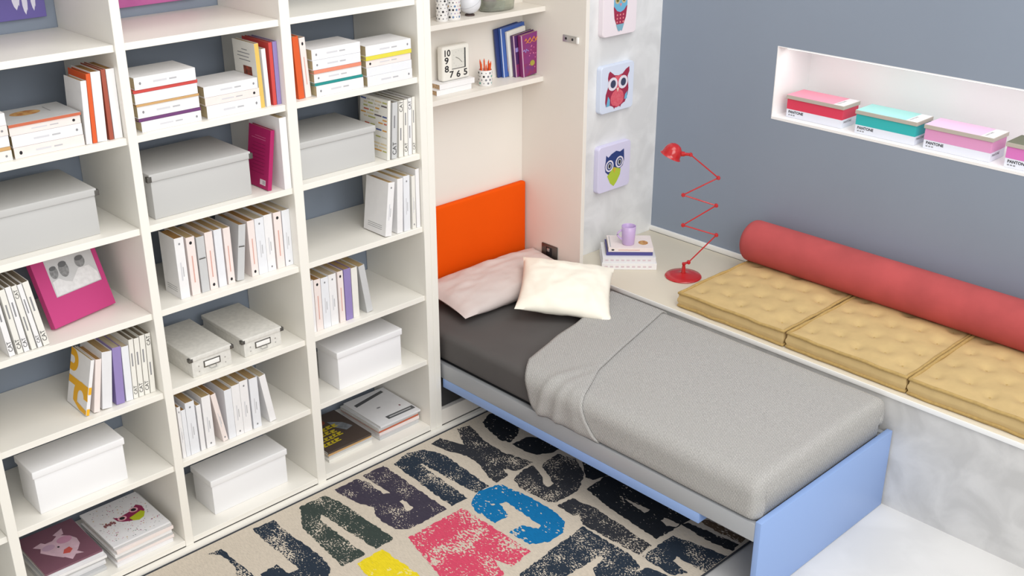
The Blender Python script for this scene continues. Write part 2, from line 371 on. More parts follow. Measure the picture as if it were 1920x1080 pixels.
nt.links.new(mm.outputs[0], bp.inputs['Height']); nt.links.new(bp.outputs[0], bs.inputs['Normal'])

def interp(tab, x):
    if x <= tab[0][0]: return tab[0][1]
    for (a, p), (c, q) in zip(tab, tab[1:]):
        if x <= c: return p + (q - p) * (x - a) / (c - a)
    return tab[-1][1]
XL, XR, ZTOP, RR = 0.012, 0.928, 0.513, 0.06
def section(d):
    """d: arc distance along the cross section from the lower left edge; returns centre, direction"""
    h1 = ZTOP - RR - 0.352
    arc = RR * PI / 2
    w = (XR - XL) - 2 * RR
    if d < h1: return (XL + RR + max(0.0, 0.018 - d) * 0.8, 0.352 + d), (-1.0, 0.0)
    d -= h1
    if d < arc:
        a = d / RR; return (XL + RR, ZTOP - RR), (-math.cos(a), math.sin(a))
    d -= arc
    if d < w: return (XL + RR + d, ZTOP - RR), (0.0, 1.0)
    d -= w
    if d < arc:
        a = d / RR; return (XR - RR, ZTOP - RR), (math.sin(a), math.cos(a))
    d -= arc
    return (XR - RR, ZTOP - RR - d), (1.0, 0.0)
SLEN = (ZTOP - RR - 0.352) * 2 + RR * PI + (XR - XL) - 2 * RR - 0.05
# where the blanket starts (towards the pillows), along the section
h1 = ZTOP - RR - 0.352
HEAD = [(0.0, -0.615), (0.04, -0.585), (h1, -0.565), (h1 + 0.06, -0.53), (h1 + 0.11, -0.49), (0.36, -0.455), (0.46, -0.425), (0.60, -0.40), (0.80, -0.34), (1.0, -0.255), (1.25, -0.22)]
FOLD = [(0.0, -0.965), (0.075, -0.90), (h1 + 0.03, -0.87), (h1 + 0.09, -0.845), (0.36, -0.76), (0.67, -0.675), (1.02, -0.572), (1.25, -0.55)]
def wrinkle(d, y):
    side = max(0.0, 1 - d / 0.42)
    near = max(0.0, 1 - max(0.0, (-0.50 - y)) / 0.55)
    r1 = math.exp(-((y + 0.665 + 0.25 * (d - 0.1)) / 0.022) ** 2) * 0.026
    r2 = math.exp(-((y + 0.745 + 0.12 * (d - 0.1)) / 0.018) ** 2) * 0.020
    r3 = math.exp(-((y + 0.83 - 0.3 * (d - 0.1)) / 0.03) ** 2) * 0.012
    return (r1 + r2 + r3) * side * near + 0.004 * noise.noise(Vector((d * 3, y * 3, 4)))
def blanket_pt(d, y, off, foot=0.0, drop=False):
    (cx, cz), (dx, dz) = section(d)
    crown = 0.010 * math.sin(PI * max(0, min(1, (d - h1) / (SLEN - 2 * h1)))) * (1 - foot / (PI / 2))
    R_ = RR + off + crown
    if not foot: R_ += wrinkle(d, y)
    c, s_ = max(0.0, math.cos(foot)) ** 0.62, max(0.0, math.sin(foot)) ** 0.62
    x = cx + dx * R_ * c; z = cz + dz * R_ * c; yy = y - s_ * (0.040 + off)
    if drop: z = 0.356
    return Vector((x, yy, z))
def sheet_mesh(name, parent, ys0, ys1, off, thick, foot, ns=90, ny=70):
    b = MB(); i = b.mi(BL); rows = []
    for a in range(ns + 1):
        d = SLEN * a / ns; y0 = ys0(d); y1 = ys1(d); row = []
        for k in range(ny + 1):
            y = y0 + (y1 - y0) * k / ny
            lip = 0.0
            row.append(blanket_pt(d, y, off))
        if foot:
            for k in range(1, 9): row.append(blanket_pt(d, y1, off, PI / 2 * k / 8))
            row.append(blanket_pt(d, y1, off, PI / 2, True))
        rows.append([b.bm.verts.new(p) for p in row])
    for a in range(ns):
        for k in range(len(rows[0]) - 1):
            b.bm.faces.new((rows[a][k], rows[a][k + 1], rows[a + 1][k + 1], rows[a + 1][k]))
    bmesh.ops.recalc_face_normals(b.bm, faces=b.bm.faces[:])
    o = b.build(name, parent, angle=80)
    m = o.modifiers.new('thickness', 'SOLIDIFY'); m.thickness = thick; m.offset = 0.0
    return o
o = sheet_mesh('blanket', None, lambda d: interp(HEAD, d), lambda d: -1.674, 0.0, 0.008, True)
tag(o, 'light grey woven blanket folded back over the foot half of the bed', 'blanket')
f = sheet_mesh('folded_flap', o, lambda d: interp(HEAD, d) + 0.004, lambda d: interp(FOLD, d), 0.010, 0.009, False, 90, 26)

# pillows
def pillow(name, w, h, th, m, M, label, seed, pinch=0.10, parent=None, crease=0.006):
    b = MB(); n = 36
    def pt(u, v, sgn):
        a = 2 * u - 1; c = 2 * v - 1
        x = a * w / 2 * (1 - pinch * (1 - c * c) * abs(a) ** 3) ; y = c * h / 2 * (1 - pinch * (1 - a * a) * abs(c) ** 3)
        e = max(0.0, (1 - abs(a) ** 2.6) * (1 - abs(c) ** 2.6)) ** 0.55
        nz = noise.noise(Vector((a * 2.2 + seed, c * 2.2, sgn))) * crease * 2 + noise.noise(Vector((a * 6 + seed, c * 6, sgn))) * crease
        edge = max(abs(a), abs(c))
        nz += crease * 1.2 * math.sin(14 * (a + c * 0.6) + seed) * (edge ** 4) * (1 - edge) * 6
        return Vector((x, y, sgn * (th / 2 * e) + nz * e))
    for sgn in (1, -1):
        b.grid(lambda u, v: pt(u, v, sgn), n, n, m)
    bmesh.ops.remove_doubles(b.bm, verts=b.bm.verts[:], dist=0.0004)
    bmesh.ops.recalc_face_normals(b.bm, faces=b.bm.faces[:])
    o = b.build(name, parent, angle=75)
    o.matrix_world = M
    if label: tag(o, label, 'pillow' if name == 'pillow' else 'cushion')
    return o
def frame3(org, ux, uy):
    ux = Vector(ux).normalized(); uy = Vector(uy); uy = (uy - ux * uy.dot(ux)).normalized(); uz = ux.cross(uy)
    M = Matrix((ux, uy, uz)).transposed().to_4x4(); M.translation = Vector(org); return M
pillow('pillow', 0.77, 0.37, 0.12, MAUVE, frame3((0.535, 0.158, 0.557), (1, -0.03, 0), (0.03, 1, 0.10)), 'pale mauve grey bed pillow leaning against the orange headboard', 1.3, 0.05)
pillow('cushion', 0.45, 0.415, 0.12, CREAMP, frame3((0.630, -0.188, 0.600), (0.651, -0.749, -0.10), (0.752, 0.617, 0.23)), 'square cream cushion lying over the mauve pillow and the grey blanket', 5.1, 0.07)

# ------------------------------------------------------------------ bench cushions and bolster
def seat_cushion(y0, y1, label, seed):
    x0, x1 = 0.972, 1.625; z0 = ZB + 0.0005; H = 0.076
    t = thing('seat_cushion', ((x0 + x1) / 2, (y0 + y1) / 2, z0), label, 'cushion', 'tufted straw yellow cushions along the bench')
    w, d = x1 - x0, abs(y1 - y0)
    tufts = []
    for r_ in range(5):
        for c_ in range(4):
            tufts.append(((-0.5 + (c_ + 0.75 + (0.25 if r_ % 2 else -0.1)) / 4.4) * w, (-0.5 + (r_ + 0.7) / 5.4) * d))
    def wob(p, k=0.006): return k * noise.noise(Vector((p[0] * 7 + seed, p[1] * 7, seed)))
    r = 0.016
    b = MB(); N = 44
    def top(u, v):
        x = (u - 0.5) * (w - 0.012); y = (v - 0.5) * (d - 0.012)
        ex = min(u, 1 - u) * w; ey = min(v, 1 - v) * d; e = min(ex, ey)
        z = H - 0.004 + 0.014 * min(1, e / 0.09) + 0.005 * noise.noise(Vector((x * 9 + seed, y * 9, 2)))
        for (tx, ty) in tufts:
            q = (x - tx) ** 2 + (y - ty) ** 2
            z -= 0.015 * math.exp(-q / 0.0006) + 0.005 * math.exp(-q / 0.0035)
        x += wob((x, y)) * (1 if e < 0.03 else 0); 
        return Vector((x, y, z))
    b.grid(top, N, N, STRAW)
    # side walls, slightly bulging
    ring = []
    nper = 30
    def per(k, n):  # walk the rim
        q = k / n * 4
        s_, f_ = int(q) % 4, q - int(q)
        X, Y = (w - 0.012) / 2, (d - 0.012) / 2
        return [(-X + 2 * X * f_, -Y), (X, -Y + 2 * Y * f_), (X - 2 * X * f_, Y), (-X, Y - 2 * Y * f_)][s_]
    n = nper * 4; levels = 7
    rows = []
    for k in range(n):
        px, py = per(k, n); L = math.hypot(px, py)
        row = []
        for j in range(levels + 1):
            v = j / levels; bul = 0.006 * math.sin(PI * v) - 0.004 * math.sin(2 * PI * v) ** 2
            ox = bul * (1 if abs(px) > w / 2 - 0.01 else 0) * (1 if px > 0 else -1)
            oy = bul * (1 if abs(py) > d / 2 - 0.01 else 0) * (1 if py > 0 else -1)
            row.append(b.bm.verts.new((px + ox + wob((px, py)), py + oy, 0.002 + v * (H - 0.006))))
        rows.append(row)
    for k in range(n):
        A, B_ = rows[k], rows[(k + 1) % n]
        for j in range(levels): b.bm.faces.new((A[j], B_[j], B_[j + 1], A[j + 1]))
    f = b.bm.faces.new([rw[0] for rw in rows][::-1])
    o = b.build('cushion_pad', t, angle=60)
    pb = MB()
    for zz, rr in ((H - 0.004, 0.0075), (0.010, 0.007)):
        pts = []
        for k in range(n):
            px, py = per(k, n)
            cx = max(-w / 2 + 0.02, min(w / 2 - 0.02, px)); cy = max(-d / 2 + 0.02, min(d / 2 - 0.02, py))
            pts.append((px + wob((px, py)), py, zz + 0.005 * noise.noise(Vector((px * 14 + seed, py * 14, zz * 90)))))
        pb.tube(pts, rr, STRAWP, 8, closed=True)
    pb.build('piping', t, angle=60)
    for (tx, ty) in tufts: MB().lathe([(0, 0.0035), (0.006, 0.003), (0.0075, 0)], STRAWP, 8, Matrix.Translation((tx, ty, top(tx / (w - 0.012) + 0.5, ty / (d - 0.012) + 0.5).z - 0.001))).build('tuft', t)
seat_cushion(-0.588, -1.178, 'tufted straw yellow bench cushion nearest the red lamp', 1.7)
seat_cushion(-1.186, -1.758, 'tufted straw yellow bench cushion, middle one of the three', 4.2)
seat_cushion(-1.762, -2.352, 'tufted straw yellow bench cushion cut by the right edge of the photo', 8.9)

b = MB(); R0 = 0.106; y0, y1 = -0.545, -2.75
def bol(u, v):
    a = 2 * PI * v; L = y0 + (y1 - y0) * u
    q = min(u, 1 - u) * abs(y1 - y0)
    r = R0 * (1 - max(0, 1 - q / 0.055) ** 2.4 * 0.62) if q < 0.055 else R0
    r *= 1 + 0.012 * noise.noise(Vector((math.cos(a) * 1.5, math.sin(a) * 1.5, L * 3)))
    x, z = r * math.cos(a), r * math.sin(a)
    z = max(z, -0.091)
    return Vector((x, L, z))
nu, nv = 150, 40
us = [0.0] + [0.0006 * (1.35 ** k) for k in range(12)]
us = sorted(set([0, .0007, .0018, .0035, .006, .009, .013, .018, .0245] + [0.0245 + k * (1 - 0.049) / 90 for k in range(1, 91)] + [1 - q for q in (.0245, .018, .013, .009, .006, .0035, .0018, .0007, 0)]))
rows = [[b.bm.verts.new(bol(u, k / nv)) for k in range(nv)] for u in us]
i = b.mi(ROSE)
for A, B_ in zip(rows, rows[1:]):
    for k in range(nv): b.bm.faces.new((A[k], A[(k + 1) % nv], B_[(k + 1) % nv], B_[k]))
b.bm.faces.new(rows[0][::-1]); b.bm.faces.new(rows[-1])
bmesh.ops.recalc_face_normals(b.bm, faces=b.bm.faces[:])
o = b.build('bolster', loc=(XC - 0.112, 0, ZB + 0.084 + 0.092), angle=70)
tag(o, 'long round rose red bolster lying against the grey wall on the bench', 'bolster')

# ------------------------------------------------------------------ red zigzag lamp
LB = Vector((1.281, -0.384, ZB))
t = thing('desk_lamp', LB, 'glossy red zigzag jointed desk lamp on a round base on the bench', 'lamp')
b = MB(); b.lathe([(0, 0.0005), (0.090, 0.0005), (0.092, 0.004), (0.088, 0.009), (0.06, 0.013), (0.024, 0.016), (0.016, 0.020), (0.0, 0.020)], LAMPRED, 48)
b.build('lamp_base', t, angle=50)
J = [(1.282, -0.385, 0.596), (1.297, -0.400, 0.603), (1.390, -0.488, 0.748), (1.267, -0.372, 0.801), (1.381, -0.480, 0.903), (1.261, -0.366, 0.958), (1.381, -0.480, 1.045), (1.279, -0.382, 1.162)]
J = [Vector(p) - LB for p in J]
b = MB(); b.lathe([(0.0, 0.018), (0.012, 0.018), (0.0095, 0.05), (0.007, 0.062), (0.010, 0.066), (0.010, 0.074), (0.0, 0.078)], LAMPRED, 20)
b.tube([J[0], J[1]], 0.006, LAMPRED, 10); b.build('stem', t, angle=50)
for k in range(1, 7):
    b = MB(); b.tube([J[k], J[k + 1]], 0.0034, LAMPRED, 10); b.build('arm', t)
side = Vector((0.69, 0.72, 0)).normalized()
for k in range(1, 8):
    b = MB()
    Mq = Matrix.Translation(J[k]) @ side.to_track_quat('Z', 'Y').to_matrix().to_4x4()
    b.lathe([(0, -0.012), (0.006, -0.012), (0.0085, -0.009), (0.010, -0.003), (0.010, 0.003), (0.0085, 0.009), (0.006, 0.012), (0, 0.012)], LAMPRED, 16, Mq)
    b.build('joint', t, angle=50)
HD = Vector((1.216, -0.321, 1.170)) - LB
axis = (HD - J[7]).normalized(); axis = (axis + Vector((0, 0, 0.10))).normalized()
b = MB(); b.tube([J[7], J[7] + (HD - J[7]) * 0.30, J[7] + (HD - J[7]) * 0.34, J[7] + (HD - J[7]) * 0.62], [0.007, 0.008, 0.0115, 0.014], LAMPRED, 14); b.build('lamp_holder', t, angle=50)
dn = Vector((-0.30, 0.30, -0.9)).normalized()
Mq = Matrix.Translation(HD + Vector((0, 0, 0.004))) @ dn.to_track_quat('Z', 'Y').to_matrix().to_4x4()
b = MB()
prof = [(0.0, -0.045), (0.012, -0.0435), (0.026, -0.037), (0.037, -0.025), (0.043, -0.010), (0.046, 0.006), (0.047, 0.015), (0.054, 0.022), (0.0535, 0.0225), (0.045, 0.0165), (0.043, 0.006), (0.040, -0.010), (0.034, -0.023), (0.024, -0.034), (0.0, -0.041)]
b.lathe(prof, LAMPRED, 40, Mq); b.build('lamp_shade', t, angle=60)
b = MB(); b.lathe([(0, -0.030), (0.010, -0.026), (0.014, -0.010), (0.012, 0.002), (0, 0.008)], mat('frosted_bulb', '#f5f2ea', 0.3), 20, Mq); b.build('bulb', t)

# ------------------------------------------------------------------ mug and books on the bench
ux = Vector((0.7071, -0.7071, 0)); uy = Vector((0.7071, 0.7071, 0))
# ------------------------------------------------------------------ books
MAGP = mat('glossy_page_edges', '#dedcd8', 0.6, var=0.12, vscale=400, stretch=(0.02, 0.02, 1))
def book_parts(th, dp, ht, cov, root, deco=None, pages=None, hard=True, lying=False, band=None, rnd=False):
    """local frame: spine faces -y, thickness along x, height along z, origin at the lower left corner of the spine.
    lying: turned so that the thickness points up and the height runs along x"""
    if lying: R_ = Matrix(((0, 0, 1, 0), (0, 1, 0, 0), (1, 0, 0, 0), (0, 0, 0, 1)))
    else: R_ = Matrix()
    ct = min(0.0016, th * 0.2); ins = 0.0035 if hard else 0.0008
    b = MB()
    b.box((0, 0, 0), (th, ct, ht), cov, min(0.0006, th * .1), seg=1)
    b.box((0, ct * 0.5, 0), (ct, dp, ht), cov, 0.0)
    b.box((th - ct, ct * 0.5, 0), (th, dp, ht), cov, 0.0)
    e = 0.0003
    cnt = [0]
    def lift(): cnt[0] += 1; return e + 1.2e-5 * cnt[0]
    S = lambda p, m: b.poly(p, m, (0, -lift(), 0), (1, 0, 0), (0, 0, 1))                  # spine print
    C = lambda p, m: b.poly([(a, c) for a, c in p], m, (-lift(), 0, 0), (0, 1, 0), (0, 0, 1))   # left cover print (a = depth)
    D_ = lambda p, m: b.poly([(a, c) for a, c in p], m, (th + min(lift(), e * 1.9), 0, 0), (0, 1, 0), (0, 0, 1))  # right/top cover print
    if deco: deco(b, S, C, D_, th, dp, ht, e)
    if lying: bmesh.ops.transform(b.bm, matrix=R_, verts=b.bm.verts[:]); bmesh.ops.reverse_faces(b.bm, faces=b.bm.faces[:])
    b.build('cover', root, angle=30)
    g = MB(); g.box((ct + 0.0001, ct, ins), (th - ct - 0.0001, dp - ins, ht - ins), pages or (PAGEH if lying else PAGES))
    if lying: bmesh.ops.transform(g.bm, matrix=R_, verts=g.bm.verts[:]); bmesh.ops.reverse_faces(g.bm, faces=g.bm.faces[:])
    g.build('pages', root, smooth=False)
# spine decorations
def d_text(where=0.5, mark='hi', col=None, n=1):
    def f(b, S, C, D_, th, dp, ht, e):
        g = col or GREYP
        w = th * 0.16
        S(rect(th * .5 - w, ht * .30, th * .5 - w * .2, ht * .30 + ht * .30), mat('pale_lettering', '#d3d3d8', .6))
        S(rect(th * .5 + w * .3, ht * .36, th * .5 + w * .9, ht * .36 + ht * .16), LGREY)
        if mark == 'hi': S(ell(th * .5, ht * .90, min(th * .16, .004), .0045, 8), GREYP)
        if mark == 'lo': S(ell(th * .5, ht * .08, min(th * .16, .004), .0045, 8), GREYP)
    return f
def d_dot(hi=True):
    def f(b, S, C, D_, th, dp, ht, e):
        z = ht * (.90 if hi else .085)
        S(ell(th * .5, z, th * .17, .0065, 10), BLACK)
        S(rect(th * .42, ht * .22, th * .56, ht * .68), mat('salmon_print', '#dba79b', .6))
    return f
def d_band(b, S, C, D_, th, dp, ht, e):
    S(rect(th * .08, ht * .60, th * .92, ht * .62), DMETAL); S(rect(th * .08, ht * .625, th * .92, ht * .635), LGREY)
def d_mag(hi=False):
    def f(b, S, C, D_, th, dp, ht, e):
        z = ht * (.80 if hi else .07)
        b.text('CAT', th * .95, BLACK, (th * .86, -e - .0004, z), (0, 0, 1), (-1, 0, 0))
        z2 = ht * (.30 if hi else .55)
        S(rect(th * .35, z2, th * .60, z2 + ht * .22), GREYP)
        S(rect(0, 0, th * .05, ht), DMETAL)
    return f
def d_pattern(b, S, C, D_, th, dp, ht, e):
    rnd = random.Random(3)
    cols = [mat('p_' + c[1:], c, .6) for c in ('#c8705a', '#4a5a94', '#b8b870', '#6a6066', '#d8a050', '#cfcabb', '#e0cfa8')]
    for r_ in range(15):
        y = 0.006
        while y < dp - 0.03:
            L = rnd.uniform(.018, .05)
            if rnd.random() < .8: C(rect(y, ht * (.12 + .058 * r_), min(dp - .005, y + L), ht * (.12 + .058 * r_) + .006), cols[rnd.randrange(len(cols))])
            y += L + .006
def d_yellow(b, S, C, D_, th, dp, ht, e):
    Y = mat('sunflower_print', '#f2b416', .5)
    def arcband(cx, cz, r0, r1, a0, a1, n=16):
        for k in range(n):
            p, q = a0 + (a1 - a0) * k / n, a0 + (a1 - a0) * (k + 1) / n
            C([(cx + r0 * math.cos(p), cz + r0 * math.sin(p)), (cx + r1 * math.cos(p), cz + r1 * math.sin(p)), (cx + r1 * math.cos(q), cz + r1 * math.sin(q)), (cx + r0 * math.cos(q), cz + r0 * math.sin(q))], Y)
    # a runs from the spine (0) backwards
    arcband(dp * .86, ht * .80, .014, .042, PI * .5, PI * 1.5)
    C(rect(dp * .86, ht * .80 + .014, dp - .001, ht * .80 + .042), Y); C(rect(dp * .86, ht * .80 - .042, dp - .001, ht * .80 - .014), Y)
    arcband(dp * .34, ht * .255, .024, .056, 0, PI)
    C(rect(.001, ht * .38, dp * .99, ht * .51), Y)
    C(rect(dp * .34 + .024, ht * .12, dp * .34 + .056, ht * .26), Y)
    arcband(dp * .0 + .001, ht * .13, .024, .026, 0, .01); C([(.001, .002), (.055, .004), (dp * .34 + .056, ht * .12), (dp * .34 + .024, ht * .13), (.030, ht * .10), (.001, ht * .085)], Y)
    S(rect(.001, ht * .38, th - .001, ht * .51), Y); S(rect(.001, .001, th - .001, ht * .12), Y)
def d_cream_pic(b, S, C, D_, th, dp, ht, e):
    S(rect(0.0002, 0, th - .0002, ht), bm_('yellow'))
    C(rect(dp * .22, ht * .38, dp * .60, ht * .62), mat('fruit_print', '#a8442c', .6, var=.5, vscale=60, var2='#4a3020'))
    for k, (a0, a1) in enumerate(((.25, .75), (.3, .82), (.25, .8), (.35, .6))): C(rect(dp * a0, ht * (.70 + .055 * k), dp * a1, ht * (.70 + .055 * k) + .003), GREYP)
def d_cover_lines(b, S, C, D_, th, dp, ht, e):
    for k in range(3): C(rect(dp * .18, ht * (.10 + .035 * k), dp * .82, ht * (.10 + .035 * k) + .002), GREYP)
    d_text()(b, S, C, D_, th, dp, ht, e)
def d_magenta(b, S, C, D_, th, dp, ht, e):
    P_ = mat('pink_print', '#e083ab', .6)
    C(rect(dp * .12, ht * .06, dp * .38, ht * .15), mat('barcode_white', '#e9dfe4', .6))
    for k in range(6): C(rect(dp * (.15 + .02 * k), ht * .075, dp * (.157 + .02 * k), ht * .135), BLACK)
    for k in range(9): C(rect(dp * .2, ht * (.24 + .06 * k), dp * (.85 - .05 * (k % 3)), ht * (.24 + .06 * k) + .0018), mat('magenta_dark', '#8b1450', .6))
    C(rect(dp * .2, ht * .80, dp * .85, ht * .807), P_); C(rect(dp * .2, ht * .84, dp * .7, ht * .846), P_)
ORD = ['first', 'second', 'third', 'fourth', 'fifth', 'sixth', 'seventh', 'eighth', 'ninth', 'tenth', 'eleventh', 'twelfth', 'thirteenth', 'fourteenth']
PG_ = [mat('page_tops_' + c[1:], c, .85, var=.12, vscale=300, stretch=(1, .02, .02)) for c in ('#b39c72', '#a98d62', '#bfb096', '#9a7440', '#b5a88e')]
PM_ = mat('magazine_tops', '#6f6555', .7, var=.3, vscale=120, stretch=(1, .02, .02))
PR_ = random.Random(21)
def pagemat(nm): return PM_ if nm == 'magazine' else PG_[PR_.randrange(5)]
def row(shelf, y, xmax, where, group, items, first=0, kindname='book', total=None):
    """items: (x, thickness, height, lean, depth, colour key, words, decoration, options)"""
    px = -99
    n = len(items)
    items = [list(it) for it in items]
    for k in range(n - 2, -1, -1):
        a_, b_ = items[k], items[k + 1]
        lim = b_[0] - a_[0] - a_[1] * 1.01 - .001 + b_[3] * min(1.0, a_[2] / b_[2])
        if a_[3] > lim: a_[3] = max(lim, -.05) if abs(lim) > .0008 else 0
    for k, it in enumerate(items):
        x, th, ht, lean, dp, ck, words, deco = it[:8]; opt = it[8] if len(it) > 8 else {}
        ang = math.atan2(lean, ht)
        # horizontal footprint of the leaning book
        if lean >= 0: x0 = x
        else: x0 = x
        if x0 < px + 0.0006: x0 = px + 0.0006
        if xmax is not None and x0 + th + max(0, lean) > xmax: th = max(0.008, xmax - x0 - max(0, lean))
        yy = opt.get('y', y)
        nm = opt.get('name', kindname)
        lab = opt.get('label') or '%s, %s from left %s' % (words, ORD[k + first], where)
        root = thing(nm, (x0, yy, ZT[shelf] + 0.0004), lab, opt.get('cat', kindname), group)
        if lean < 0:   # pivot on the lower left edge
            root.location = (x0, yy, ZT[shelf] + 0.0004); root.rotation_euler = (0, ang, 0); off = 0.0
        elif lean > 0: # pivot on the lower right edge
            root.location = (x0 + th * math.cos(ang), yy, ZT[shelf] + 0.0004); root.rotation_euler = (0, ang, 0); off = -th
        else: off = 0.0
        n0 = set(bpy.data.objects)
        book_parts(th, dp, ht / 1.0, bm_(ck), root, deco, pages=opt.get('pages') or pagemat(nm), hard=opt.get('hard', True))
        if off:
            for ch in root.children: ch.location.x += off
        px = x0 + th * math.cos(ang) if lean >= 0 else x0 + th * math.cos(ang)
t1, t2 = d_text(), d_text(mark='lo')
# left bay, second row from the top
row(2, 0.028, -1.3352, 'beside the upper left pile', 'standing books in the upper left bay', [
    (-1.4660, .0195, .210, .016, .125, 'white', 'short plain white book', None),
    (-1.4438, .0145, .230, .016, .135, 'orange', 'slim orange book', None),
    (-1.4275, .0330, .233, .010, .145, 'white', 'thick plain white book', None),
    (-1.3855, .0145, .236, .004, .150, 'brown', 'slim brown-red book', None),
    (-1.3680, .0290, .235, .003, .150, 'white', 'white book against the upright', None)])
row(2, 0.033, -0.7055, 'right of the three lying paperbacks', 'standing books in the upper middle bay', [
    (-0.7950, .0175, .236, -.006, .150, 'ivory', 'yellow-spined book with fruit picture', d_cream_pic),
    (-0.7690, .0170, .213, -.004, .120, 'white', 'short slim white book', None),
    (-0.7410, .0150, .232, 0, .180, 'red', 'coral red book', None),
    (-0.7240, .0180, .233, 0, .165, 'purple', 'lilac book', None)])
row(2, 0.040, None, 'at the upper right bay', 'standing books in the upper right bay', [
    (-0.6240, .0260, .236, -.010, .160, 'orange', 'bright orange book', None),
    (-0.5930, .0260, .228, -.012, .160, 'pink', 'off-white book with dark dot on its spine', d_dot(True))])
row(3, 0.028, -0.0705, 'right of the grey box, right bay', 'patterned and white magazines beside the grey box', [
    (-0.2290, .0140, .247, .017, .185, 'ivory', 'magazine with a colour-dashed cover', d_pattern, {'name': 'magazine', 'cat': 'magazine'}),
    (-0.2080, .0290, .235, .016, .180, 'grey', 'curved grey-white magazine', d_mag(), {'name': 'magazine', 'cat': 'magazine'}),
    (-0.1700, .0245, .237, .014, .180, 'ivory', 'cream spined magazine', d_mag(True), {'name': 'magazine', 'cat': 'magazine'}),
    (-0.1410, .0210, .237, .012, .180, 'ivory', 'cream spined magazine', d_mag(), {'name': 'magazine', 'cat': 'magazine'}),
    (-0.1185, .0200, .239, .010, .180, 'white', 'white spined magazine', d_mag(True), {'name': 'magazine', 'cat': 'magazine'}),
    (-0.0955, .0170, .242, .006, .180, 'ivory', 'cream spined magazine', d_mag(), {'name': 'magazine', 'cat': 'magazine'})])
row(4, 0.018, -0.0705, 'under the patterned magazines', 'five white books in the right bay', [
    (-0.2660, .0330, .234, .030, .150, 'white', 'leaning white book showing its cover', d_cover_lines, {'hard': True}),
    (-0.2020, .0300, .240, .012, .160, 'white', 'white book', None),
    (-0.1635, .0330, .245, .006, .165, 'bluew', 'white book with grey spine lettering', t1),
    (-0.1180, .0190, .236, .004, .150, 'ivory', 'slim off-white book', t2),
    (-0.0945, .0200, .262, .002, .165, 'white', 'tallest white book', None)])
w4 = 'of twelve, middle bay'
row(4, 0.046, -0.7052, w4, 'row of twelve books in the middle bay', [
    (-1.1970, .0375, .240, 0, .115, 'white', 'thick white book showing its cover', d_cover_lines),
    (-1.1505, .0340, .231, 0, .160, 'pink', 'pinkish book with dark dot at top', d_dot(True)),
    (-1.1100, .0320, .222, 0, .160, 'grey', 'grey book with a banded spine', d_band),
    (-1.0750, .0320, .231, 0, .160, 'pink', 'pinkish book with dark dot at bottom', d_dot(False)),
    (-1.0370, .0320, .231, 0, .165, 'bluew', 'plain bluish white book', None),
    (-0.9980, .0290, .228, 0, .170, 'pink', 'pinkish book', d_dot(False)),
    (-0.9600, .0300, .223, .030, .170, 'grey', 'wide grey leaning book', d_band),
    (-0.8940, .0300, .229, 0, .170, 'pink', 'pinkish book with dark dot low on spine', d_dot(False)),
    (-0.8620, .0395, .230, 0, .170, 'bluew', 'thick white book', t1),
    (-0.8215, .0365, .234, 0, .175, 'white', 'white book with grey lettering', t2),
    (-0.7780, .0340, .233, 0, .160, 'pink', 'pinkish book with dark dot near top', d_dot(True)),
    (-0.7400, .0350, .233, 0, .170, 'bluew', 'white book with blue-grey lettering', t2),
    (-0.7040, .0100, .233, 0, .165, 'white', 'very slim white book', None)][:12])
w5 = 'above the right bay white box'
row(5, 0.042, None, w5, 'row of eight books in the right bay', [
    (-0.6500, .0260, .233, 0, .170, 'white', 'white book half hidden by the upright', None),
    (-0.6215, .0320, .230, 0, .165, 'pink', 'pinkish book with dark dot at top', d_dot(True)),
    (-0.5875, .0370, .228, 0, .170, 'bluew', 'white book with grey dots', t1),
    (-0.5495, .0375, .231, 0, .170, 'white', 'white book with grey dots', t1),
    (-0.5045, .0280, .232, 0, .175, 'pink', 'slim pinkish book with dark dot', d_dot(True)),
    (-0.4725, .0345, .233, 0, .165, 'purple', 'purple book', None),
    (-0.4350, .0310, .228, 0, .175, 'ivory', 'off-white book', None),
    (-0.3640, .0310, .226, -.033, .180, 'grey', 'grey-white leaning book', None)])
w5a = 'below the pink frame'
MG = {'name': 'magazine', 'cat': 'magazine'}
row(5, 0.042, -1.3352, w5a, 'books and magazines below the pink frame', [
    (-1.6190, .0130, .212, .053, .155, 'white', 'leaning white book with large yellow pattern', d_yellow),
    (-1.5880, .0220, .205, .040, .150, 'pink', 'leaning short off-white book', None),
    (-1.5560, .0370, .222, .036, .175, 'tex', 'leaning thick textured white book', None),
    (-1.5020, .0320, .226, .022, .170, 'purple', 'purple book', None),
    (-1.4640, .0270, .219, .014, .170, 'bluew', 'white book', None),
    (-1.4360, .0190, .238, .014, .180, 'ivory', 'cream magazine', d_mag(), MG),
    (-1.4150, .0210, .236, .014, .180, 'ivory', 'cream magazine', d_mag(), MG),
    (-1.3920, .0210, .240, .012, .180, 'ivory', 'cream magazine', d_mag(), MG),
    (-1.3690, .0210, .240, .010, .180, 'ivory', 'cream magazine', d_mag(True), MG)])
w4a = 'left of the pink photo frame'
row(4, 0.026, None, w4a, 'leaning magazines left of the pink frame', [
    (-1.8400, .0205, .236, -.020, .190, 'white', 'white magazine leaning left', d_mag(), MG),
    (-1.8120, .0200, .239, -.021, .190, 'ivory', 'magazine leaning left', d_mag(), MG),
    (-1.7900, .0190, .243, -.022, .190, 'white', 'magazine leaning left', d_mag(), MG),
    (-1.7650, .0180, .242, -.025, .190, 'ivory', 'magazine leaning left', d_mag(True), MG),
    (-1.7430, .0160, .242, -.028, .190, 'white', 'magazine leaning left', d_mag(), MG),
    (-1.7240, .0220, .245, -.032, .190, 'ivory', 'magazine leaning left', d_mag(), MG)])
w6 = 'of eleven below the two small boxes'
